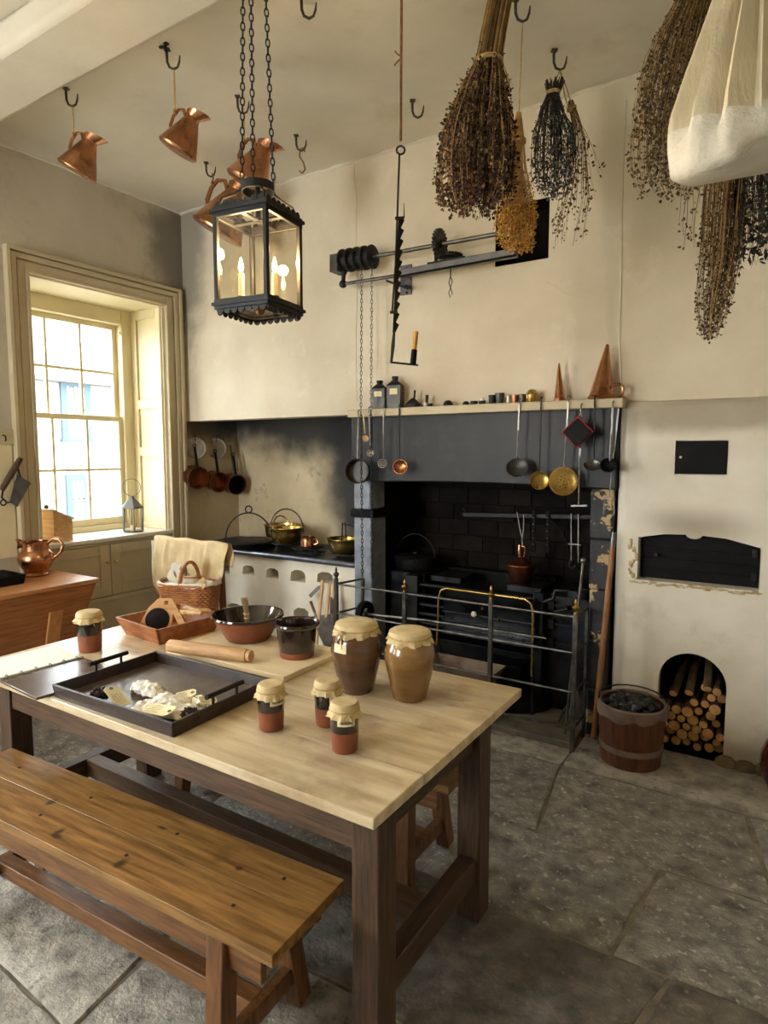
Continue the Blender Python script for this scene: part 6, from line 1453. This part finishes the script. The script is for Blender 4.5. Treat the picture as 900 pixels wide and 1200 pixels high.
# copper lustre jug on it
p = onz(43, 674, ez); k = mpp(p); t = thing('lustre_jug', 'squat copper lustre jug with loop handle on the dough trough', 'jug', (p.x, p.y, ez), rz=YAW)
u = k
part('body', MB().lathe([(0, 0), (13.5*u, 0), (14*u, 1.5*u), (12*u, 4*u), (13.5*u, 7*u), (18*u, 14*u), (19.5*u, 20*u), (18*u, 26*u), (14.5*u, 30*u), (14.5*u, 38*u), (15.2*u, 40*u), (14*u, 40*u), (13.5*u, 31*u), (16*u, 24*u), (11*u, 5*u), (0, 4*u)], 44), copper, t)
rows = []
for i in range(5):
    q = i/4; rows.append([(-(14*u + q*9*u*math.cos(R(b_))), 14*u*math.sin(R(b_))*(1 - .75*q), (33 + 8*q + 1.5*q*math.cos(R(b_)))*u) for b_ in range(-60, 61, 15)])
part('spout', MB().sheet(rows), copper, t)
part('handle', MB().tube([(14*u, 0, 37*u), (20*u, 0, 43*u), (28*u, 0, 43*u), (32.5*u, 0, 36*u), (30*u, 0, 28*u), (22*u, 0, 21*u), (18*u, 0, 18*u)], 2.0*u, 10), copper, t)
# black baking tin at the frame edge
p = onz(2, 684, ez); t = thing('baking_tin', 'black rectangular baking tin with a crumpled cloth on the dough trough', 'tin', (p.x - .02, p.y - .04, ez), rz=R(0))
for s_ in flared(.26, .24, .06, .004, .01): part('side', s_, iron_d, t)
part('base', MB().b(-.13, .13, -.12, .12, 0, .004), iron_d, t)
ph = single('black_cloth_heap', 'crumpled black cloth heaped in the baking tin', 'cloth', MB().lathe([(.11, 0), (.105, .03), (.08, .055), (.04, .068), (0, .066)], 30, wob=lambda r, z, a: (r*(1 + .12*math.sin(5*a)), z*(1 + .2*math.sin(3*a + r*40)))), black_cloth, (p.x - .02, p.y - .04, ez + .006))
# ================================================================== rail and chopper left of the window
A, B_ = onx(-20, 502, XL), onx(18, 521, XL)
rk = thing('wall_rail', 'painted wooden peg rail on the wall beside the window casing', 'rail', (XL, 2.1, 1.74))
part('board', MB().b(XL, XL + .022, 1.2, B_.y, B_.z, B_.z + .10), painted, rk, w=True, bevel=.003)
for y in (2.17, 1.95, 1.73): part('hook', MB().tube([(XL + .02, y, B_.z + .06), (XL + .05, y, B_.z + .055), (XL + .058, y, B_.z + .035), (XL + .05, y, B_.z + .02)], .0045, 6), iron, rk, w=True)
part('backing_board', MB().b(XL, XL + .008, 1.2, B_.y - .03, .95, B_.z), painted_l, rk, w=True)
g = lambda px, py, X=XL + .05: onx(px, py, X)
t = thing('herb_chopper', 'grey steel herb chopper with dark wooden handle hung beside the window', 'chopper', g(20, 575))
pl = [g(14, 590), g(20, 593.5), g(36, 566), g(20, 556), g(17, 562), g(24, 567)]
def plate(ps, th): n = len(ps); d_ = V(th, 0, 0); return MB().add([p for p in ps] + [p + d_ for p in ps], [tuple(range(n)), tuple(range(n, 2*n))[::-1]] + [(i, (i+1) % n, n+(i+1) % n, n+i) for i in range(n)])
part('blade', plate([g(11, 588), g(20, 594), g(36, 566), g(20, 556)], .004), zinc, t, w=True)
part('handle', MB().tube([g(2, 574), g(13, 556), g(24, 537)], [.018, .021, .018], 10), oak_d, t, w=True)
part('tang', MB().tube([g(20, 545), g(24, 560)], .006, 6), iron, t, w=True)
part('tang', MB().tube([g(4, 572), g(2, 583), g(8, 589), g(14, 588)], .006, 6), iron, t, w=True)
part('hanging_ring', MB().ring(g(4, 589), .018, .005, axis=(1, 0, 0), seg=14), iron, t, w=True)
# ================================================================== on the window sill
# wooden salt box with sloping lid
p = onx(58, 630, XL - .12); q0 = onx(46, 630, XL - .08); 
sb = thing('salt_box', 'small wooden salt box with sloping lid on the window sill', 'box', (XL - .13, 2.61, WZ0), rz=R(8))
part('body', MB().add([(-.07, -.10, 0), (.07, -.10, 0), (.07, .055, 0), (-.07, .055, 0), (-.07, -.10, .235), (.07, -.10, .235), (.07, .055, .165), (-.07, .055, .165)], [(0, 3, 2, 1), (4, 5, 6, 7), (0, 1, 5, 4), (1, 2, 6, 5), (2, 3, 7, 6), (3, 0, 4, 7)]), pine, sb, bevel=.002)
part('lid', MB().add([(-.078, -.11, .24), (.078, -.11, .24), (.078, .075, .157), (-.078, .075, .157), (-.078, -.11, .25), (.078, -.11, .25), (.078, .075, .167), (-.078, .075, .167)], [(0, 3, 2, 1), (4, 5, 6, 7), (0, 1, 5, 4), (1, 2, 6, 5), (2, 3, 7, 6), (3, 0, 4, 7)]), sill_m, sb, bevel=.001)  # lid in white: window glare put into its colour
part('base_plate', MB().b(-.08, .08, -.11, .09, 0, .008), pine, sb)
part('lid_knob', MB().sphere((0, -.10, .262), .016, 12, 8), oak_d, sb)
# tin lantern
pb = onx(156, 620, XL - .12); k = mpp(pb)
tl = thing('tin_lantern', 'small grey tin lantern with glass sides on the window sill', 'lantern', (pb.x, pb.y, WZ0))
rl_ = .085; hl = .20
hexp = lambda r: [(r*math.cos(R(60*i + 30)), r*math.sin(R(60*i + 30))) for i in range(6)]
part('base', MB().prism(hexp(rl_), 0, .018), zinc, tl, bevel=.002)
for i, (x, y) in enumerate(hexp(rl_*.96)):
    part('post', MB().b(x - .004, x + .004, y - .004, y + .004, .018, hl), zinc, tl)
    x2, y2 = hexp(rl_*.95)[(i + 1) % 6]; x1, y1 = hexp(rl_*.95)[i]
    part('pane', MB().add([(x1, y1, .018), (x2, y2, .018), (x2, y2, hl), (x1, y1, hl)], [(0, 1, 2, 3)]), lampglass, tl)
hp_ = hexp(rl_*1.08); m = MB().add([(x, y, hl) for x, y in hp_] + [(x, y, hl + .012) for x, y in hp_] + [(x*.22, y*.22, hl + .085) for x, y in hp_] + [(x*.22, y*.22, hl + .10) for x, y in hp_], [tuple(range(6))[::-1]] + [(r_*6 + i, r_*6 + (i+1) % 6, r_*6 + 6 + (i+1) % 6, r_*6 + 6 + i) for r_ in range(3) for i in range(6)] + [tuple(range(18, 24))])
part('roof', m, zinc, tl, smooth=0)
part('ring_handle', MB().ring((0, 0, hl + .17), .07, .003, axis=(.6, -.8, 0), seg=28, rs=5), steel, tl)
part('candle', MB().lathe([(0, .018), (.02, .018), (.02, .06), (0, .06)], 16), candle_m, tl)
# ================================================================== chair with draped linen and a basket
CY = 3.10
cl_, cr_ = ony(203, 640, CY), ony(258, 640, CY)
ch = thing('side_chair', 'dark mahogany chair with cream cloth over its back behind the table', 'chair', ((cl_.x + cr_.x)/2, CY - .2, 0))
zt = ony(225, 634, CY).z
for x in (cl_.x, cr_.x): part('back_post', MB().bar((x, CY + .03, 0), (x, CY, zt - .02), .038, .034, up=(0, 1, 0)), mahog, ch, w=True, bevel=.004)
part('top_rail', MB().b(cl_.x - .02, cr_.x + .02, CY - .014, CY + .014, zt - .10, zt - .012), mahog, ch, w=True, bevel=.006)
part('mid_rail', MB().b(cl_.x, cr_.x, CY - .010, CY + .010, .66, .71), mahog, ch, w=True, bevel=.004)
for i in (1, 2): 
    x = cl_.x + (cr_.x - cl_.x)*i/3 + .05; part('back_slat', MB().b(x - .012, x + .012, CY - .008, CY + .008, .50, zt - .09), mahog, ch, w=True)
part('seat', MB().b(cl_.x - .03, cr_.x + .03, CY - .42, CY + .02, .43, .462), mat('rush_seat', S(188, 146, 90), S(160, 118, 66), rough=.8, scale=30, bump=.3), ch, w=True, bevel=.008)
for x in (cl_.x + .0, cr_.x): part('front_leg', MB().bar((x, CY - .39, 0), (x, CY - .39, .43), .036, .036, up=(0, 1, 0)), mahog, ch, w=True, bevel=.003)
for x in (cl_.x, cr_.x): part('side_stretcher', MB().bar((x, CY - .39, .18), (x, CY + .02, .18), .022, .03), mahog, ch, w=True)
part('front_stretcher', MB().bar((cl_.x, CY - .39, .26), (cr_.x, CY - .39, .26), .022, .03), mahog, ch, w=True)
# cloth folded over the top rail
rc = random.Random(4); cx0, cx1 = ony(181, 640, CY - .02).x, ony(267, 640, CY - .02).x
def drape(u, v):
    """u across 0..1, v from back hem (-1) over the rail (0) to the front hem (1)"""
    x = cx0 + (cx1 - cx0)*u; ph = .5 + .5*math.sin(u*9 + 1)
    ln_ = (.34 + .09*math.sin(u*9 + .9) + .05*math.sin(u*23) - .30*max(0, u - .72)*2.2 - .10*math.exp(-((u - .30)/.07)**2)) if v > 0 else .20
    r_ = .022; s_ = abs(v)*ln_; y = -r_ if v > 0 else r_
    if s_ < .035: a = s_/.035*math.pi/2; yy = -math.copysign(r_*math.sin(a), v); zz = zt + .004 + r_*.5*math.cos(a)
    else: yy = -math.copysign(r_, v); zz = zt + .004 - (s_ - .035)
    f = .016*math.sin(u*22 + v*3) * min(1, s_*6) + .010*math.sin(u*47 + 2)*min(1, s_*5)
    return Vector((x + .012*math.sin(v*5 + u*11), CY + yy + (-abs(f) if v > 0 else abs(f)), zz + .004*math.sin(u*18)))
m = MB(); m.sheet([[drape(u/40, -1 + 2*v/30) for u in range(41)] for v in range(31)])
dc = single('draped_cloth', 'cream linen cloth folded over the chair back', 'cloth', m, cloth_c, (ch.location.x, CY, zt - .2), w=True, smooth=80)
sm = dc.modifiers.new('thickness', 'SOLIDIFY'); sm.thickness = .004
part('hem_corner', MB().sheet([[V(cx0 + .01 - .006*i, CY - .03 - .004*i, zt - .02 - .045*j) + V(.004*math.sin(j), 0, 0) for i in range(4)] for j in range(7)]), cloth_w, dc, w=True)
# wicker basket on the seat
bcx = ony(222, 700, CY - .22); bk = thing('wicker_basket', 'reddish wicker basket with arched handle and white lining on the chair', 'basket', (bcx.x, CY - .215, .463), rz=R(20))
bw2, bd2, bh = .205, .135, .30; nrow = 19; nst_ = 26
def oval(a, z): f = .80 + .20*z/bh; return Vector((bw2*f*math.copysign(abs(math.cos(a))**.7, math.cos(a)), bd2*f*math.copysign(abs(math.sin(a))**.7, math.sin(a)), z))
for r_ in range(nrow):
    z = .01 + (bh - .02)*r_/(nrow - 1); pts = []
    for k in range(nst_*2):
        a = 2*math.pi*k/(nst_*2); q = oval(a, z); nrm = Vector((q.x/bw2, q.y/bd2, 0)).normalized(); pts.append(q + nrm*(.004*(1 if (k//1 + r_) % 2 else -1)))
    part('weaver', MB().tube(pts, .0072, 6, closed=True), wick, bk)
m = MB()
for k in range(nst_): a = 2*math.pi*(k + .25)/nst_; m.tube([oval(a, 0), oval(a, bh)], .004, 5)
part('stakes', m, wick, bk); part('base', MB().prism([tuple(oval(2*math.pi*k/24, 0)[:2]) for k in range(24)], 0, .008), wick, bk)
part('rim', MB().tube([oval(2*math.pi*k/40, bh) for k in range(40)], .010, 8, closed=True), wick, bk)
part('handle', MB().tube([(0, bd2*.98*math.cos(R(a)), bh - .02 + .16*math.sin(R(a))) for a in range(0, 181, 12)], .012, 8), wick, bk)
part('lining_fold', MB().sheet([[oval(2*math.pi*k/60, bh + .010)*(1.0 + .025*j) + V(0, 0, .005*math.sin(k*.9) + .010 - .006*j*j - .004*j*math.sin(k*.55)) - V(0, 0, (bh + .01)*.025*j) for k in range(60)] for j in range(3)], closed=True), cloth_w, bk)
part('lining_bunch', MB().sheet([[Vector((-.10 + .015*math.sin(j*1.3 + i) + .012*i, -.06 + .01*math.cos(j + i), bh + .0 + .028*j)) + V(.03*math.sin(i*2.2), .02*math.cos(i*1.7), 0) for i in range(7)] for j in range(6)]), cloth_w, bk)
part('inside_cloth', MB().lathe([(0, .05), (.08, .06), (.12, .12), (.13, bh)], 30, Matrix.Diagonal((1.35, .9, 1, 1))), cloth_w, bk)
for (x, y, a, b_, lb) in ((-.06, -.06, .5, .3, 'white clothes peg stick poking from the basket front'), (.12, -.08, 1.1, -.2, 'long pale wooden spatula poking from the basket side'), (.05, -.05, .9, .5, 'pale wooden spoon handle poking from the basket')):
    o_ = bk.matrix_basis @ Vector((x, y, bh - .03)); t = thing('basket_stick', lb, 'stick', o_, rot=(R(8), a, b_), group='pale sticks in the basket'); part('shaft', MB().bar((0, 0, -.06), (0, 0, .12), .018, .010, w2=.030, h2=.010), spoon_w, t, bevel=.002)
